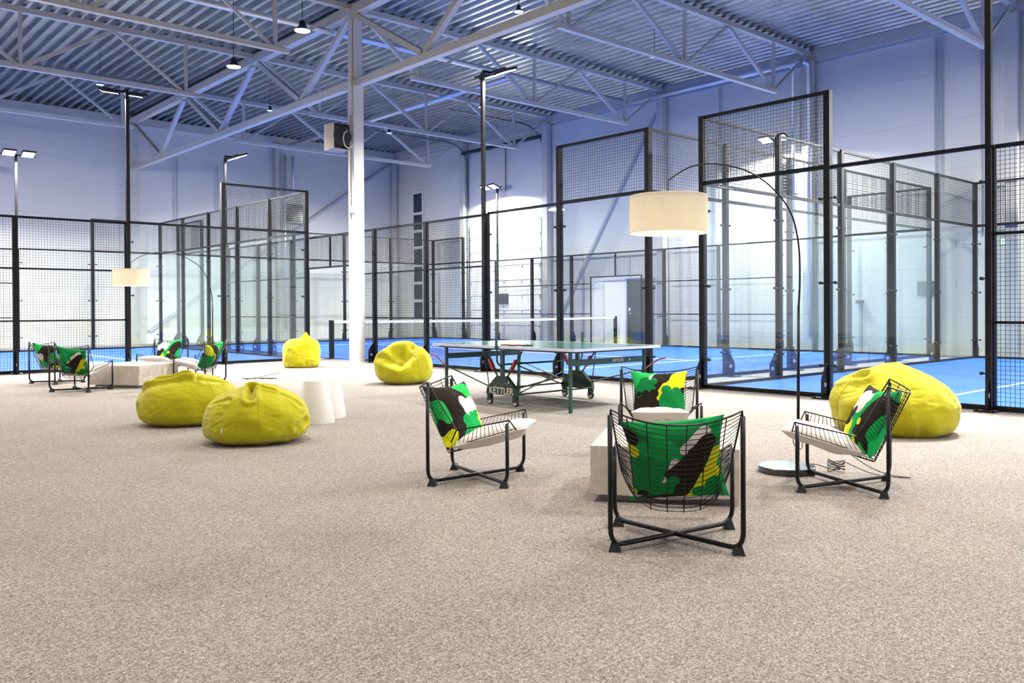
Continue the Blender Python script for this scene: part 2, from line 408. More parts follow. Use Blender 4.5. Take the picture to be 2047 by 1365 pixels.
def glass_panel(root, p, q, z0=.06, z1=2.98):
    d = (q-p).normalized(); gap = PW/2 + .012
    a = p + d*gap; c = q - d*gap
    m = MB(); m.bar((a.x,a.y,(z0+z1)/2), (c.x,c.y,(z0+z1)/2), .012, z1-z0); o = m.build('glass_panel', M['glass'], root)
    s = Vector((d.y, -d.x, 0)); k = MB()
    for e, sg in ((a, 1), (c, -1)):
        for z in (.42, 1.5, 2.6):
            g = e + d*(sg*.05)
            k.tube([Vector((e.x,e.y,z)) - d*(sg*.015) + s*.016, Vector((g.x,g.y,z)) + s*.016], .008, 6)
            k.tube([Vector((g.x,g.y,z)) - s*.03, Vector((g.x,g.y,z)) + s*.03], [.020,.020], 8)
    k.build('glass_clamp', M['dark'], o)
    return o
def bays(root, P, W, bb, alist, far, out, net=None):
    """side fence along a at b=bb; alist= list of (a0,a1,kind)"""
    for a0, a1, kind in alist:
        p, q = P(a0, bb), P(a1, bb); d = (q-p).normalized()*(PW/2+.002); p2, q2 = p+d, q-d
        if kind == 'tall':
            glass_panel(root, p, q); mesh_panel(root, p2, q2, 3.04, 3.98); rail(root, p2, q2, 3.01, .055); rail(root, p2, q2, 3.98, .045)
            rail(root, p2, q2, .035, .05)
        elif kind == 'glass':
            glass_panel(root, p, q); rail(root, p2, q2, 3.0, .045); rail(root, p2, q2, .035, .05)
        elif kind == 'mesh':
            mesh_panel(root, p2, q2, .06, 2.97)
            for z in (.035, 1.0, 2.0, 2.98): rail(root, p2, q2, z, .032 if 0 < z < 2.5 and z > .5 else .045)
def side_fence(P, W, bb, label, far, amax=20.02, entry=True, zmax=99):
    o0 = P(0, bb); root = empty('court_fence', (0,0,0), label=label, cat='fence')
    db = -1 if bb == 0 else 1
    posts = [(0, 4), (2, 4), (4, 3), (6, 3), (8, 3)]
    posts += [(LC-a, h) for a, h in posts]
    for a, h in posts:
        if a <= amax + .1: post(root, P, a, bb, h, (0, db), far)
    B = [(0,2,'tall'), (2,4,'glass'), (4,6,'mesh'), (6,8,'mesh'), (LC-8,LC-6,'mesh'), (LC-6,LC-4,'mesh'), (LC-4,LC-2,'glass'), (LC-2,LC,'tall')]
    bays(root, P, W, bb, [x for x in B if x[1] <= amax+.1], far, (0, db))
    if amax > 12:
        # entrance: 2.2 m gate frame with mesh above, either side mesh to the posts
        g0, g1, gz = LC/2-1.1, LC/2+1.1, 2.2
        gf = MB(); w = .04
        for ga in (g0, g1):
            obox(gf, P, ga-w/2, ga+w/2, bb-w/2, bb+w/2, 0, gz)
        obox(gf, P, g0-w/2, g1+w/2, bb-w/2, bb+w/2, gz+.0001, gz+w)
        obox(gf, P, LC/2-w/2, LC/2+w/2, bb-w/2, bb+w/2, gz+w+.0001, 2.95)
        gf.build('gate_frame', M['fence'], root)
        rail(root, P(8+PW/2, bb), P(LC-8-PW/2, bb), 2.98, .045)
        for s0, s1 in ((8+PW/2, g0-.03), (g1+.03, LC-8-PW/2)):
            mesh_panel(root, P(s0, bb), P(s1, bb), .06, 2.95)
            for z in (.035, 1.0, 2.0): rail(root, P(s0, bb), P(s1, bb), z, .032)
        mesh_panel(root, P(g0, bb), P(g1, bb), gz+.05, 2.95)
    return root
def end_wall(P, W, a, label, far):
    root = empty('court_end_wall', (0,0,0), label=label, cat='glass wall'); da = -1 if a == 0 else 1
    st = W/5
    for i in range(1, 5): post(root, P, a, st*i, 4, (da, 0), far)
    for i in range(5):
        p, q = P(a, st*i), P(a, st*(i+1)); d = (q-p).normalized()*(PW/2+.002)
        glass_panel(root, p, q); mesh_panel(root, p+d, q-d, 3.04, 3.98)
        rail(root, p+d, q-d, 3.01, .05); rail(root, p+d, q-d, 3.98, .04); rail(root, p+d, q-d, .035, .05)
    return root
side_fence(CM, WM, 0, 'near side fence of the middle court, with the open gateway behind the white column', False)
side_fence(CM, WM, WM, 'far long side of the middle court, black mesh fence against the white roller door', True)
end_wall(CM, WM, 0, 'glass end wall of the middle court, starting behind the near arc lamp shade', False)
end_wall(CM, WM, LC, 'most distant glass end wall, closing the middle court behind its net', True)
side_fence(CR, WM, 0, 'fence of the right court from the tall mesh panel to the right picture edge', False, 8.5)
side_fence(CR, WM, WM, 'far long side of the right court, mesh fence by the green exit sign', True, 6.5)
end_wall(CR, WM, 0, 'glass end wall of the right court behind the large lime beanbag', False)
side_fence(CL, WL, 0, 'near long side of the left court, black fence behind the small lounge group', False, 8.5)
side_fence(CL, WL, WL, 'far long side of the left court seen through its near mesh fence', True, 8.5)
end_wall(CL, WL, 0, 'glass end wall of the left court receding behind the small arc lamp', False)

def net(P, W, label):
    a = LC/2; root = empty('padel_net', (0,0,0), label=label, cat='net')
    for bb in (.0, W):
        m = MB(); obox(m, P, a-.05, a+.05, bb-.045 if bb else -.02, (bb+.02) if bb else .07, 0, .93); o = m.build('net_post', M['fence'], root)
        k = MB(); obox(k, P, a-.14, a+.14, bb-.09 if bb else -.1, (bb+.1) if bb else .12, 0, .014); k.build('base_plate', M['fence'], o)
    m = MB(); nB = int(W/.045); 
    sag = lambda t: .92 - .03*(1-(2*t-1)**2)
    y0 = .075; y1 = W-.05
    for i in range(nB+1):
        t = i/nB; bb = y0+(y1-y0)*t; p = P(a, bb); m.bar((p.x,p.y,.05), (p.x,p.y,sag(t)-.05), .003)
    for j in range(18):
        for i in range(10):
            t0, t1 = i/10, (i+1)/10; f = j/18; p = P(a, y0+(y1-y0)*t0); q = P(a, y0+(y1-y0)*t1)
            m.bar((p.x,p.y,.05+(sag(t0)-.1)*f), (q.x,q.y,.05+(sag(t1)-.1)*f), .003)
    m.build('netting', M['wire'], root)
    m = MB()
    for i in range(20):
        t0, t1 = i/20, (i+1)/20; p = P(a, y0+(y1-y0)*t0); q = P(a, y0+(y1-y0)*t1)
        m.bar((p.x,p.y,sag(t0)-.03), (q.x,q.y,sag(t1)-.03), .008, .062)
    m.build('net_band', M['band'], root)
net(CM, WM, 'padel net with white top band across the middle court')

# floodlight masts
LIGHTC = (.985, .985, .955)
def mast(P, a, bb, label):
    db = 1 if bb == 0 else -1     # inward
    root = empty('floodlight_mast', (0,0,0), label=label, cat='floodlight')
    po = -db*(PW/2+.033)
    c = P(a, bb+po); m = MB(); m.box(c.x-.032, c.x+.032, c.y-.032, c.y+.032, 0, 5.66); m.build('pole', M['fence'], root)
    arm = MB(); i0 = P(a-.46, bb+db*.10); i1 = P(a+.46, bb+db*.10); z = 5.69
    arm.bar((i0.x,i0.y,z), (i1.x,i1.y,z), .05, .035); q = P(a, bb+db*.12); arm.bar((c.x,c.y,z), (q.x,q.y,z), .06, .05)
    arm.build('crossbar', M['fence'], root)
    inw = (P(0, db) - P(0, 0)); ld = Vector((inw.x*.28, inw.y*.28, -1)).normalized(); al = (P(1,0)-P(0,0))
    for s in (-.24, .24):
        h = P(a+s, bb+db*.30, 5.70); side = al*.17; fw = Vector((inw.x, inw.y, .36)).normalized()*.15
        hd = MB(); up = -ld
        co = [h-side-fw, h+side-fw, h+side+fw, h-side+fw]
        hd.add([*co, *[v+up*.05 for v in co]], [(0,3,2,1),(4,5,6,7),(0,1,5,4),(1,2,6,5),(2,3,7,6),(3,0,4,7)])
        o = hd.build('lamp_head', M['fence'], root)
        ln = MB(); co = [h-side*.86-fw*.84, h+side*.86-fw*.84, h+side*.86+fw*.84, h-side*.86+fw*.84]
        ln.add([*[v-up*.012 for v in co], *[v-up*.001 for v in co]], [(0,3,2,1),(4,5,6,7),(0,1,5,4),(1,2,6,5),(2,3,7,6),(3,0,4,7)])
        ln.build('lens', M['led'], o)
        l = area('floodlight', h + ld*.03, ld, .3, .26, FLOOD_W, LIGHTC, root, spread=2.9)
for P, a, bb, lab in ((CM,4,0,'black double floodlight mast rising at the ping-pong table'), (CM,LC-4,0,'black floodlight mast seen through the tall mesh of the left court'),
                      (CM,4,WM,'lit floodlight mast glowing behind the tall mesh panel at right'), (CM,LC-4,WM,'lit floodlight mast in front of the white roller door'),
                      (CR,4,0,'tall black mast crossing the top right of the picture'), (CR,4,WM,'floodlight mast of the right court outside the right edge'),
                      (CL,4,0,'black double floodlight mast above the small lounge group'), (CL,4,WL,'lit floodlight mast glaring at the far left edge'),
                      (CR,LC-4,0,'floodlight mast of the right court behind the camera'), (CR,LC-4,WM,'far floodlight mast of the right court behind the camera'),
                      (CL,LC-4,0,'near floodlight mast of the left court outside the left edge'), (CL,LC-4,WL,'far floodlight mast of the left court outside the left edge')):
    mast(P, a, bb, lab)

# ------------------------------------------------------------------ steel: column, girder, trusses
cx0, cy0 = 10.0, 16.93
t = empty('steel_column', (cx0, cy0, 0), label='white steel column standing in the lounge by the court gateway', cat='column')
b = MB(); b.box(-.125,.125,-.125,.125,.02,6.3); b.box(-.11,.11,-.11,.11,6.3,7.75); b.build('shaft', M['column'], t)
b = MB(); b.box(-.24,.24,-.24,.24,0,.02); b.build('base_plate', M['conc'], t)
b = MB(); b.box(-.19,-.126,-.09,-.03,5.5,7.6); b.box(-.17,-.126,.0,.03,3.2,7.6); b.build('cable_duct', M['column'], t)
b = MB(); b.box(-.2,-.126,-.10,-.02,3.33,3.47); b.build('junction_box', M['white'], t)

def chordbar(name, root, a, c, w, h, mat='truss'):
    m = MB(); m.bar(a, c, w, h); return m.build(name, M[mat], root)
# girder along Y at X = 10.0
def girder(X, Y0, Y1, label):
    root = empty('roof_girder', (X, Y0, 0), label=label, cat='girder'); zt, zb = 7.86, 6.22; L = Y1-Y0
    chordbar('top_chord', root, (0,0,zt), (0,L,zt), .2, .2)
    chordbar('bottom_chord', root, (0,.02,zb), (0,L-.02,zb), .16, .16)
    tops = [0, 5.02, 10.04, 15.06]; bots = [2.45, 7.4, 12.3]
    for i in range(3):
        chordbar('diagonal', root, (0,tops[i]+.15,zt-.12), (0,bots[i],zb+.08), .12, .12)
        chordbar('diagonal', root, (0,bots[i],zb+.08), (0,tops[i+1]-.15,zt-.12), .12, .12)
girder(10.0, 17.03, 32.09, 'heavy white roof girder running from the column to the far left wall')
girder(10.0, 1.97, 17.03, 'heavy white roof girder running from the column over the lounge')
def truss(Y, side, label):
    X0, s = 10.0, (1 if side == 'r' else -1)
    root = empty('roof_truss', (X0, Y, 0), label=label, cat='truss'); zt, zb = 7.93, 6.66
    chordbar('top_chord', root, (s*.11,0,zt), (s*10.8,0,zt), .14, .12)
    chordbar('bottom_chord', root, (s*1.55,0,zb), (s*9.22,0,zb), .12, .10)
    T = [.2, 3.55, 7.15, 10.7]; Bn = [1.85, 5.5, 9.1]
    for i in range(3):
        chordbar('vertical', root, (s*Bn[i],0,zb+.05), (s*Bn[i],0,zt-.06), .07, .07)
        chordbar('diagonal', root, (s*T[i],0,zt-.06), (s*(Bn[i]-.08),0,zb+.05), .08, .08)
        chordbar('diagonal', root, (s*(Bn[i]+.08),0,zb+.05), (s*T[i+1],0,zt-.06), .06, .06)
TL = {6.99: ('white roof truss crossing the top right corner over the right court', 'white roof truss over the camera, left bay'),
      12.01: ('white roof truss over the right court, ending above the tall mesh panel', 'white roof truss crossing the top left corner above the pendants'),
      17.03: ('white roof truss running right from the column head', 'white roof truss running left from the column head'),
      22.04: ('white roof truss over the middle court, behind the one at the column', 'white roof truss above the double mast on the left'),
      27.06: ('farthest white roof truss right of the column', 'farthest white roof truss left of the column')}
for Y, (lr, ll) in TL.items():
    truss(Y, 'r', lr); truss(Y, 'l', ll)
# far-left girder line, in case the camera steps aside
def wcol(x, y, w, d, label):
    t = MB(); t.box(x-w/2, x+w/2, y-d/2, y+d/2, 0, 7.72); tag(t.build('wall_column', M['trim' if False else 'truss']), label, 'column')
for Y, lab in ((6.99,'white wall column behind the exit sign at the right edge'), (12.01,'white wall column with two pipes behind the tall mesh panel'),
               (17.03,'white wall column with a diagonal brace above the near lamp shade'), (22.25,'white wall column right of the roller door'), (27.06,'white wall column left of the roller door')):
    wcol(XR-.16, Y, .2, .26, lab)
wcol(10.0, YL-.16, .3, .2, 'white wall column carrying the girder at the left wall')
wcol(15.4, YL-.16, .26, .2, 'white wall column with two pipes and a louvre at the left wall')
wcol(XR-.2, YL-.2, .16, .16, 'slim corner column where the two far walls meet')
wcol(4.9, YL-.16, .26, .2, 'white wall column at the left wall behind the far left mast')
# braces
b = MB(); b.bar((XR-.052,17.3,7.3), (XR-.052,21.9,.6), .09, .09); tag(b.build('wall_brace', M['trim']), 'long grey diagonal brace on the right wall behind the middle court', 'brace')
b = MB(); b.bar((20.6,YL-.057,7.5), (10.5,YL-.057,.45), .10, .10); tag(b.build('wall_brace', M['trim']), 'long pale diagonal brace across the left wall behind the left court', 'brace')
# pipes under the roof
def pipe(pts, r, label, mat='pipe'):
    m = MB(); m.tube(pts, r, 12); o = m.build('ceiling_pipe', M[mat], smooth=True); tag(o, label, 'pipe')
pipe([(20.35,12.0,7.62),(20.35,17.8,7.62)], .07, 'bright pipe along the right wall below the roof edge')
pipe([(20.2,17.95,7.62),(3.0,17.95,7.62)], .07, 'long bright pipe crossing below the roof from the column to the right wall')
pipe([(15.6,18.1,7.62),(15.6,31.9,7.62)], .07, 'bright pipe running to the far left wall under the deck')
m = MB(); m.tube([(20.33,11.9,7.6),(20.55,11.9,7.6),(20.60,11.9,7.5),(20.60,11.9,.4)], .05, 10); m.tube([(20.33,12.35,7.6),(20.55,12.35,7.6),(20.60,12.35,7.5),(20.60,12.35,3.0)], .045, 10)
tag(m.build('downpipe', M['pipe'], smooth=True), 'pair of silver pipes dropping down the right wall column', 'pipe')
m = MB(); m.tube([(15.55,YL-.4,7.3),(15.55,YL-.4,.4)], .05, 10); m.tube([(15.95,YL-.3,7.3),(15.95,YL-.3,5.6)], .05, 10)
tag(m.build('downpipe', M['pipe'], smooth=True), 'pair of silver pipes dropping down the left wall', 'pipe')
m = MB(); m.tube([(XR-.12,6.6,7.9),(XR-.12,6.6,.3)], .035, 8); m.tube([(XR-.12,6.75,7.4),(XR-.12,6.75,.3)], .03, 8); m.tube([(XR-.12,7.55,7.7),(XR-.12,7.55,2.8)], .03, 8); m.tube([(XR-.12,7.65,7.7),(XR-.12,7.65,2.8)], .03, 8)
tag(m.build('wall_conduit', M['trim']), 'vertical conduits on the right wall near the exit sign', 'conduit')
m = MB(); m.tube([(XR-.08,8.6,7.6),(XR-.08,8.6,.2)], .03, 8); m.tube([(XR-.08,8.72,7.6),(XR-.08,8.72,.2)], .03, 8)
tag(m.build('wall_conduit', M['trim']), 'thin pair of conduits on the wall left of the near tall mast', 'conduit')

# ------------------------------------------------------------------ openings and fittings on the right wall
# sectional door between Y 22.6 and 26.9
root = empty('door_1', (XR, 24.7, 0)); root['kind'] = 'structure'
dm = MB()
for i in range(8):
    z0 = .02+i*.56; dm.box(-.07,-.02,-2.05,2.05,z0,z0+.54)
dm.build('door_leaf', M['white'], root)
hb = MB()
for i in range(8):
    for yy in (-1.98,-1.0,0,1.0,1.98): hb.box(-.085,-.07,yy-.035,yy+.035,.55+i*.56-.04,.55+i*.56+.04)
hb.build('hinge', M['trim'], root)
wn = MB(); wn.box(-.09,-.071,-.25,.35,1.36,1.76); wn.build('door_window', M['winglass'], root)
tr = MB()
for sy in (-2.2, 2.2):
    P0 = [(-.10,sy,0),(-.10,sy,6.9)] + [(-.10-1.0*(1-math.cos(a)),sy,6.9+.75*math.sin(a)) for a in [PI/2*i/8 for i in range(1,9)]] + [(-4.2,sy,7.66)]
    tr.tube(P0, .03, 6); tr.tube([(-.16,sy+.14 if sy>0 else sy-.14,0),(-.16,sy+.14 if sy>0 else sy-.14,7.2)], .035, 6)
    for z in range(1, 14): tr.bar((-.12,sy,z*.52),(-.14,sy+(.14 if sy>0 else -.14),z*.52), .04, .04)
tr.build('door_track', M['track'], root)
sh = MB(); sh.tube([(-.25,-2.3,7.3),(-.25,2.3,7.3)], .07, 10); sh.build('spring_shaft', M['dark'], root)
# grey personnel door
root = empty('door_2', (XR, 18.05, 0)); root['kind'] = 'structure'
m = MB(); m.box(-.06,-.02,-.5,.5,.02,2.1); m.build('door_leaf', M['door'], root)
m = MB(); m.box(-.08,-.01,-.56,-.5,0,2.16); m.box(-.08,-.01,.5,.56,0,2.16); m.box(-.08,-.01,-.5,.5,2.1,2.16); m.build('door_frame', M['trim'], root)
m = MB(); m.tube([(-.1,.4,1.02),(-.1,.28,1.02)], .012, 6); m.box(-.075,-.061,.36,.44,1.1,1.2); m.build('door_handle', M['pipe'], root)
# tall strip window near the corner
root = empty('window_1', (XR, 30.37, 0)); root['kind'] = 'structure'
zs = [.75,1.55,2.3,3.05,3.8,4.5,5.25,6.15]
for z0, z1 in zip(zs[:-1], zs[1:]):
    m = MB(); m.box(-.05,-.01,-.31,.31,z0+.06,z1-.06); m.build('window_pane', M['winglass'], root)
m = MB(); m.box(-.06,-.005,-.38,-.315,zs[0]-.05,zs[-1]+.06); m.box(-.06,-.005,.315,.38,zs[0]-.05,zs[-1]+.06)
for z in zs: m.box(-.055,-.006,-.315,.315,z-.055,z+.055)
m.build('window_frame', M['white'], root)
# louvres / fan unit
def louvre(name, c, ax, w, h, label):
    root = empty(name, c, label=label, cat='ventilation grille'); m = MB(); k = MB()
    def bx(mb, u0, u1, d0, d1, z0, z1):
        if ax == 'y': mb.box(-d1, -d0, u0, u1, z0, z1)
        else: mb.box(u0, u1, -d1, -d0, z0, z1)
    bx(m, -w/2-.05, w/2+.05, 0, .06, -h/2-.05, h/2+.05); m.build('frame', M['trim'], root)
    for i in range(9):
        z = -h/2 + h*(i+.5)/9; bx(k, -w/2, w/2, .061, .10, z-.012, z+.020)
    k.build('slats', M['dark'], root)
    d = MB(); bx(d, -w/2, w/2, .0605, .065, -h/2, h/2); d.build('opening', M['winglass'], root)
louvre('wall_grille', (XR, 12.75, 4.75), 'y', .5, .8, 'louvred grille on the right wall behind the glaring floodlight')
louvre('wall_grille', (16.0, YL-.2, 5.05), 'x', .75, .7, 'dark louvred grille on the left wall behind the tall mesh panel')
# exit sign
root = empty('exit_sign', (XR-.02, 7.15, 2.65), label='green running-man exit sign on the right wall', cat='sign')
m = MB(); m.box(-.03,0,-.15,.15,-.075,.075); m.build('sign_board', M['exitg'], root)
m = MB(); m.box(-.034,-.0301,.01,.14,-.062,.062); m.build('sign_field', M['exitw'], root)
m = MB(); m.prism([(-.036,-.11,.02),(-.036,-.07,-.045),(-.036,-.03,.02),(-.036,-.045,.035),(-.036,-.07,-.01),(-.036,-.095,.035)], (0,0,0), (.0055,0,0)); m.build('arrow', M['exitw'], root)
m = MB(); m.tube([(-.036,.075,.04),(-.036,.075,.041)], .012, 8); m.bar((-.036,.075,.03),(-.036,.085,-.005),.014,.006,(1,0,0)); m.bar((-.036,.085,-.005),(-.036,.05,-.03),.01,.006,(1,0,0)); m.bar((-.036,.085,-.005),(-.036,.115,-.045),.01,.006,(1,0,0)); m.bar((-.036,.05,.012),(-.036,.115,.02),.008,.006,(1,0,0)); m.build('running_figure', M['exitg'], root)
m = MB(); m.box(XR-.05,XR-.01,7.02,7.14,1.62,1.76); tag(m.build('alarm_button', M['red2']), 'small red and white alarm button below the exit sign', 'alarm')
# switch boxes seen through the glass
m = MB(); m.box(XR-.12,XR-.01,8.75,9.15,1.45,1.8); tag(m.build('wall_box', M['track']), 'grey electrical box on the wall behind the right court corner', 'electrical box')
m = MB(); m.box(XR-.08,XR-.01,10.55,10.75,1.28,1.36); m.tube([(XR-.03,10.6,0),(XR-.03,10.6,1.28)], .01, 6); tag(m.build('wall_box', M['track']), 'small socket box with cable on the wall behind the right court glass', 'electrical box')
# unit on the column
root = empty('fan_heater', (cx0-.42, cy0+.02, 4.95), label='square grey fan heater hung on the left of the white column', cat='heater')
m = MB(); m.box(-.30,.12,.02,.10,-.29,.29)
m.add([(-.30,.02,-.29),(.12,.02,-.29),(.12,.02,.29),(-.30,.02,.29),(-.28,-.30,-.27),(.10,-.30,-.27),(.10,-.30,.27),(-.28,-.30,.27)], [(0,1,5,4),(1,2,6,5),(2,3,7,6),(3,0,4,7)])
m.build('housing', M['fan'], root)
m = MB(); m.lathe([(0,0),(.05,0),(.055,.02),(.205,.02),(.21,0),(.21,.04),(0,.04)], 28); o = m.build('fan_cowl', M['dark'], root); o.rotation_euler = (PI/2,0,0); o.location = (-.09,-.301,0)
m = MB()
for k in range(5):
    r = .04*(k+1); m.tube([(r*math.cos(2*PI*i/20), -.36, r*math.sin(2*PI*i/20)) for i in range(20)], .003, 4, closed=True)
for k in range(4):
    a = PI*k/4; m.tube([(-.2*math.cos(a),-.36,-.2*math.sin(a)),(.2*math.cos(a),-.36,.2*math.sin(a))], .003, 4)
o = m.build('fan_guard', M['dark'], root); o.location = (-.09,0,0)
m = MB(); m.tube([(.0,-.37,.12),(-.10,-.42,.05),(-.14,-.44,-.08),(-.10,-.44,-.22),(.0,-.42,-.27),(.12,-.36,-.2),(.22,-.25,-.1)], .012, 6); m.build('cable', M['column'], root)
m = MB(); m.bar((.12,.05,.1),(.295,.05,.1),.04); m.bar((.12,.05,-.1),(.295,.05,-.1),.04); m.build('bracket', M['trim'], root)

m = MB(); m.tube([(11.5,YL-.08,6.7),(11.5,YL-.08,.3)], .03, 8); m.tube([(13.0,YL-.08,6.6),(13.0,YL-.08,5.0),(13.1,YL-.08,4.95)], .025, 8)
tag(m.build('wall_conduit', M['trim']), 'thin vertical conduits on the left wall between its two big columns', 'conduit')
m = MB(); m.tube([(XR-.06,24.6,7.3),(XR-.06,24.6,5.6)], .02, 6); tag(m.build('hanging_chain', M['track']), 'thin dark chain hanging above the roller door', 'chain')
m = MB(); m.tube([(XR-.1,14.9,7.6),(XR-.1,14.9,.2)], .03, 8); tag(m.build('wall_conduit', M['trim']), 'single conduit on the right wall left of the two-pipe column', 'conduit')
# pendants
def pendant(x, y, z, lit, label, power=None, k=.82):
    if not lit: k = .6
    key = 'lit' if lit else 'dim'
    root = empty('pendant_lamp', (x, y, z), label=label, cat='pendant lamp')
    m = MB(); m.lathe([(r_*k, z_*k) for r_, z_ in [(0,.20),(.05,.20),(.07,.17),(.08,.08),(.17,.0),(.20,-.02),(.195,-.03),(.16,-.01),(.0,.02)]], 20); m.build('reflector', M['black'], root, smooth=True)
    m = MB(); m.tube([(0,0,.2*k),(0,0,ZC+.1-z)], .008, 6); m.build('cord', M['dark'], root)
    m = MB(); m.lathe([(0,-.022),(.165*k,-.022),(.165*k,-.012*k),(0,-.012*k)], 20); m.build('bulb_disc', M['warm'] if lit else M['dimled'], root)
    if not lit: return root
    if lit:
        l = bpy.data.lights.new('pendant_light', 'AREA'); l.shape = 'DISK'; l.size = .26; l.spread = 2.0; l.energy = power or PEND_W; l.color = (1.0,.91,.82)
        o = bpy.data.objects.new('pendant_light', l); COL.objects.link(o); o.parent = root; o.location = (0,0,-.05)
    return root
pendant(7.47,14.5,6.3, True, 'lit warm pendant lamp nearer to the white column head')
pendant(7.5,17.6,6.3, True, 'lit warm pendant lamp hanging left of and lower than the other lit one')
for x, y, lab in ((11.675,13.3,'black bell pendant at the top edge, right of the column'), (16.24,13.51,'black bell pendant with a pale disc over the right court'), (6.995,25.09,'unlit pendant ring beyond the truss above the left mast'),
               (16.32,25.41,'black bell pendant just right of the column'), (16.32,20.32,'black bell pendant beside the top of the near mast'), (11.76,24.94,'black bell pendant left of the column under the girder')):
    pendant(x, y, 7.3, False, lab)
OFF = ((7.4,9.0),(7.4,4.0),(3.0,11.5),(3.0,6.5),(3.0,1.5),(-1.6,9.0),(-1.6,4.0),(-1.6,-1.0),(5.2,-1.5),(-1.6,14.0),(2.5,15.5),(8.3,-.8))
OFFL = ('short of the ping-pong table', 'over the right lime beanbag', 'before the front lime beanbags', 'left of the near chairs', 'over the camera side of the closest chair', 'left of the stools and out of view', 'left of the camera', 'behind the camera at the left', 'behind the camera at the right', 'left of the far lounge', 'over the far lounge table', 'towards the right court')
for i, (x, y) in enumerate(OFF):
    tag(pendant(x, y, 6.9, True, 'warm pendant above the picture frame, ' + OFFL[i], PEND_W*.72), group='lounge pendants outside the picture')

# ------------------------------------------------------------------ wire lounge chair
def smooth_path(pts, n=6):
    P = [Vector(p) for p in pts]; out = []
    for i in range(len(P)-1):
        p0 = P[max(i-1,0)]; p1 = P[i]; p2 = P[i+1]; p3 = P[min(i+2,len(P)-1)]
        for k in range(n):
            t = k/n; out.append(.5*((2*p1)+(p2-p0)*t+(2*p0-5*p1+4*p2-p3)*t*t+(-p0+3*p1-3*p2+p3)*t*t*t))
    out.append(P[-1]); return out
def bend(pts, r, n=6):
    """round the inner corners of a polyline"""
    P = [Vector(p) for p in pts]; out = [P[0]]
    for i in range(1, len(P)-1):
        a = (P[i-1]-P[i]).normalized(); c = (P[i+1]-P[i]).normalized(); s = P[i]+a*r; e = P[i]+c*r
        for k in range(n+1):
            t = k/n; out.append(s*(1-t)**2 + P[i]*2*t*(1-t) + e*t*t)
    out.append(P[-1]); return out
# profile rows: (rim halfwidth, rim y, rim z, centre y, centre z)
ROWS_BACK = ((.312,-.27,.69,-.40,.635), (.268,-.085,.37,-.185,.185))
ROWS_SEAT = ((.268,-.085,.37,-.185,.185), (.312,.285,.447,.33,.325))
def row(R, t):
    a = R[0]; c = R[1]; return [a[i]*(1-t)+c[i]*t for i in range(5)]
def rowpt(rw, u, flat):
    """u in -1..1 across"""
    hw, ry, rz, cy_, cz = rw
    k = 1-abs(u)**flat
    return Vector((hw*u*(1.0), ry+(cy_-ry)*k, rz+(cz-rz)*k))
def make_chair(name='wire_chair'):
    root = empty(name)
    # two crossing U frames
    for s in (1, -1):
        m = MB(); rt_ = .0125
        hgt_r, hgt_f = .665, .425
        pts = bend([(s*.315,-.27,hgt_r), (s*.315,-.27,.03), (-s*.315,.27,.03), (-s*.315,.27,hgt_f)], .085)
        if s < 0:
            pts = bend([(s*.315,-.27,hgt_r), (s*.315,-.27,.03), (0,0,.038 if False else .03), (-s*.315,.27,.03), (-s*.315,.27,hgt_f)], .085)
        m.tube(pts, rt_, 10); o = m.build('leg_frame', M['black'], root, smooth=True)
        for sx, sy in ((s,-1),(-s,1)):
            f = MB(); c = Vector((sx*.295, sy*.245, 0)); 
            f.add([c+Vector((dx*.03,dy*.03,0)) for dx,dy in ((-1,-1),(1,-1),(1,1),(-1,1))] + [c+Vector((dx*.016,dy*.016,.045)) for dx,dy in ((-1,-1),(1,-1),(1,1),(-1,1))],
                  [(0,3,2,1),(4,5,6,7),(0,1,5,4),(1,2,6,5),(2,3,7,6),(3,0,4,7)])
            f.build('foot', M['dark'], o)
    US = [i/12*2-1 for i in range(13)]
    # shell
    wr = .0021
    for nm, R, nrow, fl in (('backrest', ROWS_BACK, 18, (2.2, 3.5)), ('seat', ROWS_SEAT, 15, (3.5, 2.4))):
        m = MB()
        for i in range(1, nrow + (nm == 'backrest')):
            t = i/nrow; f = fl[0]*(1-t)+fl[1]*t; m.tube([rowpt(row(R,t), u, f) for u in US], wr, 4, cap=False)
        for j in range(6):
            u = -1+2*(j+.85)/6.7; m.tube([rowpt(row(R,i/6), u, fl[0]*(1-i/6)+fl[1]*i/6)+Vector((0,0,-.004)) for i in range(7)], wr*1.25, 4, cap=False)
        m.build(nm, M['black'], root)
    m = MB(); r = .0048
    m.tube([Vector((-.315,-.27,.655))] + [rowpt(ROWS_BACK[0], u, 2.2) for u in US] + [Vector((.315,-.27,.655))], r, 6)
    m.tube([Vector((-.315,.27,.41))] + [rowpt(ROWS_SEAT[1], u, 2.4) for u in US] + [Vector((.315,.27,.41))], r, 6)
    for s in (-1, 1):
        m.tube([rowpt(ROWS_BACK[0], s, 2), rowpt(ROWS_BACK[1], s, 2), rowpt(ROWS_SEAT[1], s, 2)], r, 6)
        m.tube([rowpt(ROWS_BACK[1], s*(1-k*.09), 3.5) for k in range(5)], .0055, 6)
    m.build('rim_wire', M['black'], root)
    return root

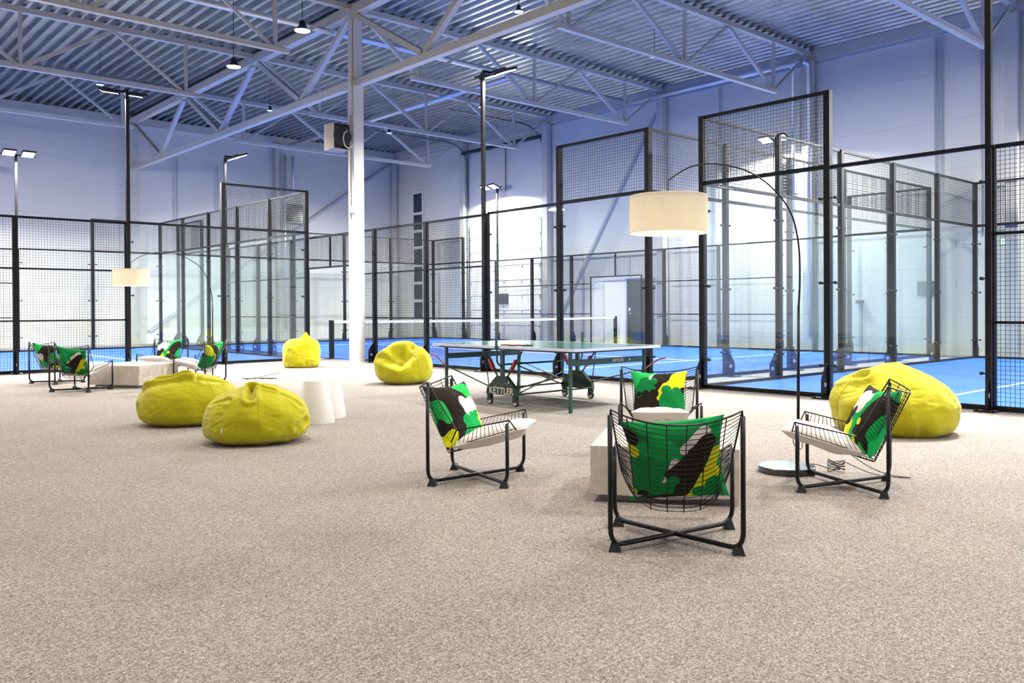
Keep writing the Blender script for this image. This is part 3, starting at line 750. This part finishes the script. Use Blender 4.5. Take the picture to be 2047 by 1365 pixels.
# ------------------------------------------------------------------ cushions
def sdf(shapes, u, v):
    d = 9.
    for s in shapes:
        if len(s) == 3: x, y, r = s; q = math.hypot(u-x, v-y)-r
        else:
            x1, y1, r1, x2, y2, r2 = s; dx, dy = x2-x1, y2-y1; L = dx*dx+dy*dy
            t = max(0, min(1, ((u-x1)*dx+(v-y1)*dy)/L)); q = math.hypot(u-x1-dx*t, v-y1-dy*t)-(r1+(r2-r1)*t)
        d = min(d, q)
    return d
def pillow(name, size, thick, mat, layers=None, seed=0, n=44, ear=.10, wr=.012, sizey=None, sharp=.45):
    sizey = sizey or size; vs = []; fs = []; uv = []
    for side in (1, -1):
        for j in range(n+1):
            for i in range(n+1):
                u = i/n*2-1; v = j/n*2-1
                pin = 1-ear*(1-v*v); piv = 1-ear*(1-u*u)
                x = u*size/2*pin; y = v*sizey/2*piv
                h = ((1-u*u)*(1-v*v))**sharp*thick/2
                nz = noise.noise(Vector((u*1.7+seed, v*1.7, side*3.+seed)))*wr + noise.noise(Vector((u*5+seed, v*5, side*3.)))*wr*.35
                edge = min(1, (1-abs(u))*5)*min(1, (1-abs(v))*5)
                vs.append((x, y, side*(h) + nz*edge)); uv.append((u, v, side))
    N1 = (n+1)*(n+1)
    for j in range(n):
        for i in range(n):
            a = j*(n+1)+i; fs.append((a, a+1, a+n+2, a+n+1)); a += N1; fs.append((a+n+1, a+n+2, a+1, a))
    m = MB(); m.add(vs, fs); o = m.build(name, mat, smooth=True)
    if layers:
        for k, L in enumerate(layers):
            at = o.data.attributes.new('lay%d' % k, 'FLOAT', 'POINT')
            at.data.foreach_set('value', [sdf(L, u, v) for (u, v, s) in uv])
    return o
# pattern layers per pillow (painted in order)
PD = ('K', [('L', [(-.85,.85,.42),(-.5,.9,.3),(-.9,.5,.25),(-.2,.98,.12)]), ('D', [(-.5,.45,.27),(-.22,.52,.15),(-.62,.15,.34),(-.35,.2,.2)]),
            ('Y', [(.75,.62,.36),(.9,.9,.3),(.55,.35,.3,-.3,-.4,.05),(.3,.22,.26,-.05,-.1,.12)]),
            ('D', [(.28,.14,.2),(.68,.08,.2),(.5,-.35,.52),(.25,-.25,.2),(.9,-.3,.4)]),
            ('K', [(-.22,-.02,.19),(-.55,.0,.14),(-.82,.02,.1),(-.5,-.45,.45)]), ('W', [(-.32,.72,.06,-.36,.60,.03),(-.32,.74,.05,-.22,.84,.03)])])
PB = ('D', [('G', [(-.3,.55,.3),(-.05,.45,.22),(-.6,.5,.2),(.85,.85,.25)]), ('W', [(.25,.5,.13,.6,.75,.17),(.0,.22,.1,-.3,-.34,.03)]), ('Y', [(.85,.25,.15,.45,-.55,.22),(.7,-.2,.25),(.2,-.8,.07,.45,-.5,.1),(-.92,.4,.16),(-.95,-.7,.12)]),
            ('K', [(.68,.55,.2,.35,.08,.3),(.33,.05,.28,.05,-.72,.15),(.35,.12,.27,-.15,-.1,.12),(.40,.42,.12),(-.9,.72,.19),(-.75,-.72,.13),(-.55,-.93,.14,.05,-.86,.1)]),
            ('D', [(.45,-.68,.17),(.78,-.5,.19),(.62,-.95,.3),(.95,-.6,.2),(-.08,-.3,.15)])])
PA = ('K', [('L', [(.55,.75,.28,.75,.1,.2),(.2,.95,.2,.6,.6,.2),(-.95,.3,.2,-.8,-.2,.12)]), ('Y', [(.9,-.35,.3),(.95,0,.2),(-.8,-.75,.25)]), ('W', [(.05,.25,.26),(.35,.1,.3),(.6,.2,.25),(.1,.0,.2,.2,-.3,.08),(.45,-.2,.15)]),
            ('G', [(-.05,-.35,.2),(.3,-.25,.17),(.55,-.2,.15),(.2,-.65,.38),(.5,-.6,.25),(.0,-.9,.3)])])
PC = ('G', [('K', [(.75,.5,.3,.35,-.6,.32),(-.7,.95,.25,-.1,.98,.2),(.6,-.8,.3)]), ('W', [(-.3,.55,.34),(-.6,.4,.3),(-.1,.3,.28),(.05,.6,.2)]),
            ('Y', [(-.6,-.55,.32),(-.35,-.35,.18),(.15,-.75,.12),(-.8,-.9,.3),(.25,-.2,.12)]), ('K', [(-.72,.1,.1),(-.35,.08,.2),(-.6,-.15,.25),(-.8,-.1,.2)]), ('L', [(.6,-.95,.2),(-.1,-.95,.15)])])
def pat_pillow(pat, seed):
    mat = patternmat('leaf_print_%d' % seed, pat[0], [c for c, L in pat[1]])
    return pillow('patterned_pillow', .47, .19, mat, [L for c, L in pat[1]], seed, ear=.13)
seatpad_proto = pillow('seat_cushion', .45, .14, M['pad'], None, 5, 30, .07, .014, .54, .42)
pads_used = [False]
chair_proto = make_chair()
used = [False]
def place_chair(x, y, th, labC, labP, labS, pill, flip=0, tilt=0., px=0., gC=None, yaw=0., py=0., pz=0.):
    """th = heading of the chair's front"""
    rz = th - PI/2
    if used[0]: c = copy_tree(chair_proto)
    else: c = chair_proto; used[0] = True
    c.location = (x, y, 0); c.rotation_euler = (0,0,rz); tag(c, labC, 'chair', gC)
    Rz = Matrix.Rotation(rz, 4, 'Z'); T = Matrix.Translation((x, y, 0))
    p = pill
    p.matrix_world = T @ Rz @ Matrix.Translation((px, -.175+py, .445+pz)) @ Matrix.Rotation(yaw, 4, 'Z') @ Matrix.Rotation(math.radians(90+26), 4, 'X') @ Matrix.Rotation(PI-flip, 4, 'Y') @ Matrix.Rotation(tilt, 4, 'Z')
    tag(p, labP, 'pillow')
    if pads_used[0]: s = seatpad_proto.copy(); COL.objects.link(s)
    else: s = seatpad_proto; pads_used[0] = True
    s.matrix_world = T @ Rz @ Matrix.Translation((0, .125, .315)) @ Matrix.Rotation(math.radians(15), 4, 'X')
    tag(s, labS, 'cushion')
    return c
plD, plB, plA, plC = pat_pillow(PD, 1), pat_pillow(PB, 2), pat_pillow(PA, 3), pat_pillow(PC, 4)
def pcopy(p): o = p.copy(); COL.objects.link(o); return o
place_chair(3.737,4.713,-.899, 'black wire lounge chair seen from its side, left of the near stone table', 'leaf-print pillow in the chair left of the near stone table', 'white seat cushion poking out of the chair left of the near table', plA, yaw=-.4, py=.02, px=.01)
place_chair(3.469,2.766,.7026, 'closest black wire lounge chair, its back to us', 'large leaf-print pillow in the closest chair, seen through its wire back', 'white seat cushion hidden in the closest wire chair', plB, flip=PI, tilt=.09, pz=-.005, py=.0)
plB.scale = (1.06, 1.03, 1)
place_chair(5.310,2.811,1.999, 'black wire lounge chair at the right, in front of the big lime beanbag', 'leaf-print pillow with white top in the rightmost wire chair', 'white seat cushion in the rightmost wire chair', plC, yaw=.45, py=.02, px=-.01)
place_chair(5.405,4.457,-2.4334, 'black wire lounge chair facing us across the near stone table', 'yellow and green leaf-print pillow facing us in the chair behind the near table', 'white seat cushion of the chair facing us, seen front-on', plD)
place_chair(3.619,14.015,.678, 'far lounge: wire chair nearest to us with its back turned', 'leaf-print pillow with yellow in the near left chair of the far lounge', 'white seat cushion of the near left chair of the far lounge', pcopy(plB), flip=PI, tilt=-.15)
place_chair(3.724,15.813,.388, 'far lounge: leftmost wire chair, against the mesh fence', 'green and white pillow in the leftmost chair of the far lounge', 'white seat cushion in the leftmost chair of the far lounge', pcopy(plA), tilt=.1)
place_chair(5.286,15.463,-2.4406, 'far lounge: wire chair facing us behind the stone table', 'bright green tilted pillow in the far lounge chair facing us', 'white seat cushion of the far lounge chair facing us', pcopy(plC), tilt=.12)
place_chair(5.371,13.997,2.237, 'far lounge: wire chair right of the table, under the small arc lamp', 'dark green pillow in the rightmost chair of the far lounge', 'white seat cushion of the rightmost chair of the far lounge', pcopy(plD), tilt=-.1)

# ------------------------------------------------------------------ stone tables
def stone_table(corner, ang, w, d, label):
    root = empty('coffee_table', (corner[0], corner[1], 0), ang, label=label, cat='coffee table')
    m = MB(); m.box(0,w,0,d,.045,.345); o = m.build('block', M['stone'], root)
    mod = o.modifiers.new('edge', 'BEVEL'); mod.width = .004; mod.segments = 2
    m = MB(); m.box(.08,w-.08,.08,d-.08,0,.045); m.build('plinth', M['trim'], root)
stone_table((3.77,3.655), math.atan2(-.72,.52)+0, .89, .93, 'square beige stone coffee table between the four near wire chairs')
stone_table((4.35,13.75), math.atan2(.56,.83), .93, .93, 'square beige stone coffee table of the far lounge')

# ------------------------------------------------------------------ arc lamps
def arc_lamp(px, py, disp, D, arc, zj, ztop, zbot, zend, label, coil=False):
    root = empty('arc_floor_lamp', (px, py, 0), math.atan2(disp[1], disp[0]), label=label, cat='floor lamp')
    R = math.hypot(*disp)
    m = MB(); m.lathe([(0,0),(.195,0),(.2,.006),(.2,.04),(.195,.045),(0,.045)], 48, (.09,0,0)); o = m.build('base', M['gloss'], root, smooth=False)
    m = MB(); m.tube([(0,0,.045),(-.01,0,zj)], .011, 10); m.build('pole', M['black'], root, smooth=True)
    m = MB(); pts = smooth_path([(-.01,0,zj)] + [(t*R,0,z) for t, z in arc] + [(R,0,zend)], 5); m.tube(pts, [.0075-.003*i/len(pts) for i in range(len(pts))], 8); m.build('arm', M['black'], root, smooth=True)
    m = MB(); m.tube([(R,0,zend),(R,0,ztop-.03)], .003, 6); m.build('cord', M['dark'], root)
    m = MB(); r = D/2; m.lathe([(r,0),(r,ztop-zbot),(r-.003,ztop-zbot),(r-.003,0),(r,0)], 64, (R,0,zbot)); m.build('lamp_shade', M['shade'], root, smooth=False)
    m = MB(); m.tube([(R+(r-.005)*math.cos(a),(r-.005)*math.sin(a),ztop-.015) for a in [2*PI*i/32 for i in range(32)]], .003, 5, closed=True)
    for k in range(3): a = 2*PI*k/3; m.tube([(R,0,ztop-.03),(R+(r-.005)*math.cos(a),(r-.005)*math.sin(a),ztop-.015)], .002, 5)
    m.tube([(R,0,ztop-.03),(R,0,ztop-.10)], .02, 10); m.build('shade_carrier', M['white'], root)
    m = MB(); m.lathe([(0,0),(.03,.012),(.04,.045),(.03,.08),(.014,.10),(0,.10)], 16, (R,0,ztop-.20)); m.build('bulb', M['bulb'], root, smooth=True)
    l = bpy.data.lights.new('lamp_bulb', 'POINT'); l.energy = 3.5; l.color = (1,.84,.62); l.shadow_soft_size = .05
    lo = bpy.data.objects.new('lamp_bulb', l); COL.objects.link(lo); lo.parent = root; lo.location = (R,0,ztop-.24)
    return root
M['gloss'] = simple('glossy_black_base', (.012,.012,.013), .22, 0, .1, 10, spec=1.0)
M['bulb'] = emis('bulb_warm', (1,.85,.62), 4)
arc_lamp(5.566, 3.309, (-.856,.488), .54, [(-.02,1.39),(-.01,1.64),(.05,1.86),(.19,2.03),(.39,2.15),(.65,2.195),(.84,2.165)], 1.19, 1.96, 1.70, 2.07, 'tall black arc lamp with linen drum shade beside the near lounge')
arc_lamp(5.84, 14.67, (-1.297,.038), .56, [(.0,1.42),(.03,1.60),(.08,1.78),(.16,1.93),(.27,2.03),(.42,2.12),(.58,2.16),(.75,2.13),(.9,2.06)], 1.257, 1.856, 1.585, 1.965, 'black arc lamp with linen drum shade over the far lounge')
# power cord of the near lamp
m = MB(); pth = [(5.60,3.27,.05),(5.64,3.20,.05),(5.70,3.12,.02)]
for i in range(34):
    a = i*.9; pth.append((5.73+.055*math.cos(a)+.004*math.sin(3*a), 3.10+.06*math.sin(a), .012+.0022*i+.012*math.sin(i*1.7)))
pth += [(5.80,3.02,.05),(5.80,2.88,.012),(5.79,2.72,.008),(5.86,2.62,.008)]
m.tube(smooth_path(pth, 3), .0032, 5)
m.tube(smooth_path([(5.575,3.30,.30),(5.585,3.27,.335),(5.62,3.22,.33),(5.66,3.14,.26),(5.72,3.02,.16),(5.78,2.88,.06),(5.83,2.75,.012),(5.86,2.62,.008)], 5), .0032, 5)
m.tube(smooth_path([(5.56,3.33,.32),(5.545,3.335,.26),(5.55,3.33,.19),(5.58,3.29,.16),(5.585,3.285,.22)], 5), .003, 5)
tag(m.build('power_cord', M['dark'], smooth=True), 'tangled black power cord at the foot of the near arc lamp', 'cable')
m = MB(); pth = []
for i in range(30):
    a = i*1.1; pth.append((6.35+.22*math.sin(a*.37)+.03*math.cos(a), 13.95-.2*math.sin(a*.37)+.03*math.sin(a), .012+.02*abs(math.sin(i*1.3))))
pth.append((6.62,13.72,.12)); m.tube(smooth_path(pth, 3), .004, 5); tag(m.build('power_cord', M['dark'], smooth=True), 'loose black cord on the floor right of the far lounge', 'cable')

# ------------------------------------------------------------------ stools
def stool(x, y, label, h=.43):
    m = MB(); m.lathe([(0,h-.004),(.118,h-.004),(.126,h),(.130,h-.004),(.19,.004),(.19,0),(.184,0),(.122,h-.02),(0,h-.02)], 48)
    o = m.build('conical_stool', M['white'], smooth=False, loc=(x, y, 0)); 
    for p_ in o.data.polygons: p_.use_smooth = abs(p_.normal.z) < .6
    tag(o, label, 'stool')
stool(4.36, 8.22, 'white cone-shaped stool beside the front lime beanbag', .445)
stool(4.66, 8.50, 'white cone-shaped stool half hidden behind the other one', .42)

# ------------------------------------------------------------------ bean bags
def dirv(az, el):
    """az: 0 towards camera, + to the right of the picture; el up"""
    az = math.radians(az); el = math.radians(el)
    return Vector((math.sin(az)*math.cos(el), -math.cos(az)*math.cos(el), math.sin(el)))
def beanbag(x, y, rx, ry, h, label, dents=(), creases=(), tips=(), seed=0, bot=3.2, top=2.2, lean=0., wr=.012, seams=(0, 72, 144, 216, 288), tagside=None):
    """local x = picture right, local y = away from camera"""
    view = Vector((x, y)).normalized(); rz = math.atan2(view.y, view.x) - PI/2
    root = empty('bean_bag', (x, y, 0), rz, label=label, cat='bean bag')
    NU, NV = 260, 140; vs = []; fs = []
    D = [(dirv(a, e), math.radians(r), amp) for a, e, r, amp in dents]
    C = [([dirv(*q) for q in pts], math.radians(wd), amp) for pts, wd, amp in creases]
    Tp = [(dirv(a, e), math.radians(r), amp) for a, e, r, amp in tips]
    def surf(d):
        # super-ellipsoid radius along d, flat base
        ex = top if d.z > 0 else bot
        hh = h*.60 if d.z > 0 else h*.40
        k = (abs(d.x)/rx)**2.3 + (abs(d.y)/ry)**2.3
        k = k**(1/2.3)
        r = (k**ex + (abs(d.z)/hh)**ex)**(-1/ex)
        for c, ra, am in D:
            a = d.angle(c); r += am*math.exp(-(a/ra)**2)
        for c, ra, am in Tp:
            a = d.angle(c); r += am*max(0, 1-a/ra)**1.6
        for pts, wd, am in C:
            best = 9
            for i in range(len(pts)-1):
                p, q = pts[i], pts[i+1]
                for k2 in range(7):
                    mm = p.slerp(q, k2/6) if False else (p*(1-k2/6)+q*(k2/6)).normalized()
                    best = min(best, d.angle(mm))
            r += am*(math.exp(-(best/wd)**2) - .45*math.exp(-((best-wd*1.9)/wd)**2))
        q = d*3.1+Vector((seed*7.3, 0, 0)); r += wr*1.3*noise.noise(q)
        q = Vector((d.x*5, d.y*5, d.z*12+seed)); r += wr*.55*(1-abs(noise.noise(q))*2)*max(0, 1-abs(d.z)*.9)
        q = Vector((math.atan2(d.y, d.x)*2.2, d.z*16, seed*3.)); low = max(0, -d.z*1.4-.1); r += wr*.6*noise.noise(q)*low
        return r
    cz = h*.40
    for j in range(NV+1):
        el = -PI/2 + PI*j/NV
        for i in range(NU):
            az = 2*PI*i/NU; d = Vector((math.cos(az)*math.cos(el), math.sin(az)*math.cos(el), math.sin(el)))
            p = d*surf(d); z = p.z+cz
            p.x += lean*max(0, z)
            vs.append((p.x, p.y, max(.0, z if z > .012 else .0)))
    for j in range(NV):
        for i in range(NU):
            a = j*NU+i; c = j*NU+(i+1) % NU; fs.append((a, c, c+NU, a+NU))
    m = MB(); m.add(vs, fs); m.build('cover', M['lime'], root, smooth=True)
    sm = MB()
    for s in seams:
        az = math.radians(s); pts = []
        for k in range(34):
            el = math.radians(-12+ 96*k/33); d = Vector((math.cos(az)*math.cos(el), math.sin(az)*math.cos(el), math.sin(el))); p = d*(surf(d)+.0008); p.x += lean*max(0, p.z+cz)
            pts.append((p.x, p.y, p.z+cz))
        sm.tube(pts, .0024, 5)
    sm.build('seam', M['limes'], root)
    if tagside:
        d = dirv(*tagside); p = d*(surf(d)+.004); p.z += cz; n = d.copy(); n.z = 0; n.normalize(); t = Vector((-n.y, n.x, 0))
        g = MB(); g.add([p-t*.009+n*.002, p+t*.009+n*.002, p+t*.009+n*.002+Vector((0,0,.04)), p-t*.009+n*.002+Vector((0,0,.04)),
                         p-t*.009+n*.004, p+t*.009+n*.004, p+t*.009+n*.004+Vector((0,0,.04)), p-t*.009+n*.004+Vector((0,0,.04))],
                        [(0,3,2,1),(4,5,6,7),(0,1,5,4),(1,2,6,5),(2,3,7,6),(3,0,4,7)]); g.build('fabric_tag', M['white'], root)
    return root
def ahead(x, y, d):
    v = Vector((x, y)).normalized(); return x+v.x*d, y+v.y*d
x, y = ahead(3.196,7.074,.40)
beanbag(x, y, .455, .42, .50, 'lime bean bag in the foreground, in front of the white stools', dents=[(-70,40,24,-.035),(20,78,30,.03),(60,50,22,-.03),(-15,30,20,.015)],
        creases=[([(-16,60),(-12,48),(-9,34)],4.2,-.06),([(-14,60),(15,60),(38,50)],3.6,-.035),([(38,52),(50,38),(58,18)],3.2,-.018),([(-70,24),(-52,32),(-40,30)],3.4,-.028),([(64,0),(46,-6)],3.2,-.024),([(-50,26),(-44,-4),(-38,-24)],2.6,-.010),([(50,-8),(40,-18)],3,-.014)], seed=1, bot=3.6, seams=(272,20,130), tagside=(-38,-8), wr=.010)
x, y = ahead(3.256,8.761,.40)
beanbag(x, y, .50, .44, .53, 'lime bean bag behind the foreground one, open fold at its upper left', dents=[(-50,50,18,-.05),(70,48,30,-.05),(-10,66,24,.03)],
        creases=[([(-78,40),(-50,56),(-14,60)],5,-.07),([(-84,24),(-55,38),(-22,47),(4,50)],4.5,.03),([(20,44),(52,40),(76,30)],4.5,-.04),([(24,36),(50,32)],3.5,-.018),([(-76,0),(-60,-14)],4,-.02)], seed=2, bot=3.8, seams=(300,60,150), wr=.010)
x, y = ahead(8.232,16.111,.36)
beanbag(x, y, .375, .37, .60, 'upright lime bean bag with a pointed tip near the court gateway', creases=[([(-60,30),(-20,36),(12,50)],9,-.014),([(-40,16),(10,22)],8,-.010),([(-50,-20),(40,-18)],7,-.010)],
        tips=[(20,58,30,.10),(20,62,12,.09)], dents=[(-60,60,30,-.05),(70,55,26,.0)], seed=3, bot=6., top=4.2, seams=(230,20,110,160), wr=.010)
x, y = ahead(7.51,11.284,.42)
beanbag(x, y, .445, .43, .56, 'lime bean bag slumped like an armchair beside the ping-pong table', dents=[(-12,36,24,-.20),(-30,75,38,.13),(62,34,22,.06),(-5,-12,26,.05),(-72,22,20,.04)],
        creases=[([(-62,26),(-28,18),(-10,12)],7,-.045),([(-6,14),(18,34),(42,56)],8,-.06)], seed=4, top=2.2, seams=(300,350,60,150), lean=-.05)
x, y = ahead(7.514,3.497,.50)
beanbag(x, y, .545, .50, .66, 'large lime bean bag at the right behind the wire chair', dents=[(-82,14,20,.05),(84,10,22,.03),(-60,62,30,-.01)],
        creases=[([(-80,34),(-64,42),(-50,44)],6,-.05),([(25,-22),(-20,-20),(-50,-28)],8,-.03),([(0,-10),(-35,-12)],9,-.025)], seed=5, bot=5.5, top=1.5, seams=(285,340,30,120,210), lean=-.06)

# ------------------------------------------------------------------ table tennis table
TW, TLn, TZ = 1.48, 2.66, .73
tt = empty('ping_pong_table', (7.44, 8.07, 0), .007, label='green folding ping-pong table on wheels in front of the middle court', cat='ping-pong table')
topm = tabletopmat(TW, TLn)
for s in (-1, 1):
    m = MB(); y0, y1 = sorted((s*.004, s*TLn/2)); m.box(-TW/2, TW/2, y0, y1, TZ-.022, TZ); m.build('table_top', topm, tt)
    m = MB(); m.box(-TW/2-.004,-TW/2,y0,y1,TZ-.03,TZ+.001); m.box(TW/2,TW/2+.004,y0,y1,TZ-.03,TZ+.001); ye = s*TLn/2; a_, c_ = sorted((ye, ye+s*.004)); m.box(-TW/2-.004,TW/2+.004,a_,c_,TZ-.03,TZ+.001); m.build('edge_strip', M['pipe'], tt)
    m = MB(); m.box(-TW/2+.06,TW/2-.06,min(s*.06,s*(TLn/2-.06)),max(s*.06,s*(TLn/2-.06)),TZ-.05,TZ-.0225); m.build('under_frame', M['darkgreen'], tt)
    yl = s*(TLn/2-.17)
    for sx in (-1, 1):
        m = MB(); xl = sx*(TW/2-.10); m.box(xl-.016,xl+.016,yl-.016,yl+.016,.0,TZ-.05); m.build('leg', M['green'], tt)
    m = MB(); m.box(-TW/2+.12,TW/2-.12,yl-.012,yl+.012,TZ-.20,TZ-.13); m.build('cross_rail', M['green'], tt)
    # brace from wheel carriage to leg with red handle
    for sx in (-1, 1):
        xb = sx*(TW/2-.085)
        m = MB(); m.tube([(xb,s*.22,.21),(xb,s*(TLn/2-.26),.42),(xb,s*(TLn/2-.17),.42)], .009, 6); m.build('brace_rod', M['darkgreen'], tt)
        m = MB(); m.tube([(xb,s*.26,.2),(-xb*0+xb,s*.34,TZ-.06)], .007, 6); m.tube([(xb,s*.07,.33),(xb,s*.22,.50),(xb,s*.36,TZ-.06)], .011, 6); m.build('folding_strut', M['darkgreen'], tt)
        m = MB(); m.bar((xb,s*.16,.43),(xb,s*.25,.56),.03,.045,(1,0,0)); m.build('strut_cover', M['red'], tt)
        if sx == s: m = None
        if sx != s: m = MB(); e = s*(TLn/2-.19); m.tube(smooth_path([(xb,e,.42),(xb,e+s*.13,.50),(xb,e+s*.24,.56),(xb,e+s*.36,.585)], 4), .009, 6); m.build('red_handle', M['red'], tt)
for sx in (-1, 1):
    xb = sx*(TW/2-.085)
    m = MB(); m.prism([(xb-.025,-.29,.13),(xb-.025,.29,.13),(xb-.025,.27,.21),(xb-.025,.09,.36),(xb-.025,-.09,.36),(xb-.025,-.27,.21)], (0,0,0), (.05,0,0)); o = m.build('wheel_carriage', M['darkgreen'], tt)
    m = MB(); m.bar((xb,0,.34),(xb,0,TZ-.05),.05,.035,(1,0,0)); m.build('centre_post', M['green'], tt)
    for wy in (-.24, .24):
        m = MB(); m.lathe([(.0,-.014),(.038,-.014),(.050,-.012),(.050,.012),(.038,.014),(0,.014)], 24); wo = m.build('wheel', M['tyre'], tt); wo.rotation_euler = (0,PI/2,0); wo.location = (xb,wy,.05)
        m = MB(); m.lathe([(.0,-.016),(.036,-.016),(.036,.016),(0,.016)], 20); m.build('hub', M['white'], wo)
        m = MB(); m.box(xb-.025,xb-.018,wy-.03,wy+.03,.05,.13); m.box(xb+.018,xb+.025,wy-.03,wy+.03,.05,.13); m.box(xb-.025,xb+.025,wy-.03,wy+.03,.11,.135); m.build('fork', M['darkgreen'], tt)
    m = MB(); m.box(min(xb,xb+sx*.11),max(xb,xb+sx*.11),-.02,.02,TZ-.03,TZ-.001); m.box(xb+sx*.085,xb+sx*.11,-.012,.012,TZ-.001,TZ+.14) if sx>0 else m.box(xb-.11,xb-.085,-.012,.012,TZ-.001,TZ+.14)
    m.tube(bend([(xb+sx*.09,.0,TZ-.03),(xb+sx*.09,0,.52),(xb,0,.47)], .05), .012, 8); m.build('net_bracket', M['green'], tt)
m = MB(); m.tube([(-TW/2+.1,.0,.50),(TW/2-.1,.0,.50)], .012, 8); m.tube([(-TW/2+.1,.27,.18),(TW/2-.1,.27,.18)], .011, 8); m.tube([(-TW/2+.1,-.27,.15),(TW/2-.1,-.27,.15)], .011, 8)
m.tube([(-TW/2+.1,-.27,.16),(TW/2-.1,.27,.33)], .009, 8); m.tube([(-TW/2+.1,-.27,.50),(TW/2-.1,.27,.16)], .009, 8); m.build('axle_tube', M['darkgreen'], tt)
def text(body, size, loc, rot, mat, parent, name='lettering', depth=.0015, bold=.02, extr=True):
    c = bpy.data.curves.new('t', 'FONT'); c.body = body; c.size = size; c.extrude = depth; c.offset = bold*size; c.align_x = 'CENTER'; c.align_y = 'CENTER'; c.resolution_u = 3
    o = bpy.data.objects.new('t', c); COL.objects.link(o); dg = bpy.context.evaluated_depsgraph_get(); dg.update()
    me = bpy.data.meshes.new_from_object(o.evaluated_get(dg)); bpy.data.objects.remove(o); me.materials.clear(); me.materials.append(mat)
    q = bpy.data.objects.new(name, me); COL.objects.link(q); q.location = loc; q.rotation_euler = rot; q.parent = parent; return q
text('KETTLER', .115, (-(TW/2-.085)-.0265, .0, .175), (PI/2,0,-PI/2), M['text'], tt, bold=.03)
text('KETTLER', .048, (.15, -(TLn/2-.17)-.0135, TZ-.165), (PI/2,0,0), M['text'], tt, bold=.03)
m = MB(); cxn = -(TW/2-.085)-.0265
for c0 in (.17,.05,-.07):
    m.tube([(cxn, c0+.055*math.cos(a), .225+.05*math.sin(a)) for a in [PI*i/12 for i in range(13)]], .0016, 4)
m.tube([(cxn-.001,-.14,.29),(cxn,-.14,.29)], .014, 12); m.build('emblem', M['text'], tt)
m = MB(); m.tube([(.36,-(TLn/2-.17)-.0135,TZ-.165),(.36,-(TLn/2-.17)-.0145,TZ-.165)], .014, 12); m.build('emblem', M['text'], tt)
# bats and blade on the table
def bat(x, y, z, rz, label, col):
    root = empty('table_tennis_bat', (x, y, z), rz, label=label, cat='bat')
    m = MB(); pts = [(.075*math.cos(a), .08*math.sin(a), 0) for a in [2*PI*i/24 for i in range(24)]]; m.prism(pts, (0,0,0), (0,0,.012)); m.build('blade', M[col], root)
    m = MB(); m.box(-.013,.013,-.18,-.07,.0,.02); m.build('handle', M['wood'], root)
bat(6.93, 7.99, TZ+.0015, -2.2, 'red table tennis bat lying on the table by its net bracket', 'red2')
bat(6.99, 7.84, TZ+.0015, 2.4, 'black table tennis bat lying next to the red one', 'tyre')

GROUPS = {'wire_chair': 'black wire lounge chairs', 'patterned_pillow': 'leaf-print pillows on the wire chairs', 'seat_cushion': 'white seat cushions on the wire chairs',
          'bean_bag': 'lime bean bags', 'conical_stool': 'white cone-shaped stools', 'coffee_table': 'beige stone coffee tables', 'arc_floor_lamp': 'arc lamps with linen shades',
          'floodlight_mast': 'floodlight masts of the courts', 'roof_truss': 'white roof trusses', 'roof_girder': 'roof girders along the column line', 'wall_column': 'white wall columns',
          'court_fence': 'long side fences of the courts', 'court_end_wall': 'glass end walls of the courts', 'ceiling_pipe': 'bright pipes under the roof', 'wall_brace': 'diagonal wall braces',
          'table_tennis_bat': 'bats on the ping-pong table', 'downpipe': 'silver wall pipes', 'wall_grille': 'wall grilles', 'pendant_lamp': 'pendant lamps under the roof', 'power_cord': 'black power cords', 'wall_box': 'boxes on the right wall', 'wall_conduit': 'wall conduits'}
for o in bpy.data.objects:
    if o.parent is None and o.get('label') and not o.get('group'):
        g = GROUPS.get(o.name.split('.')[0])
        if g: o['group'] = g
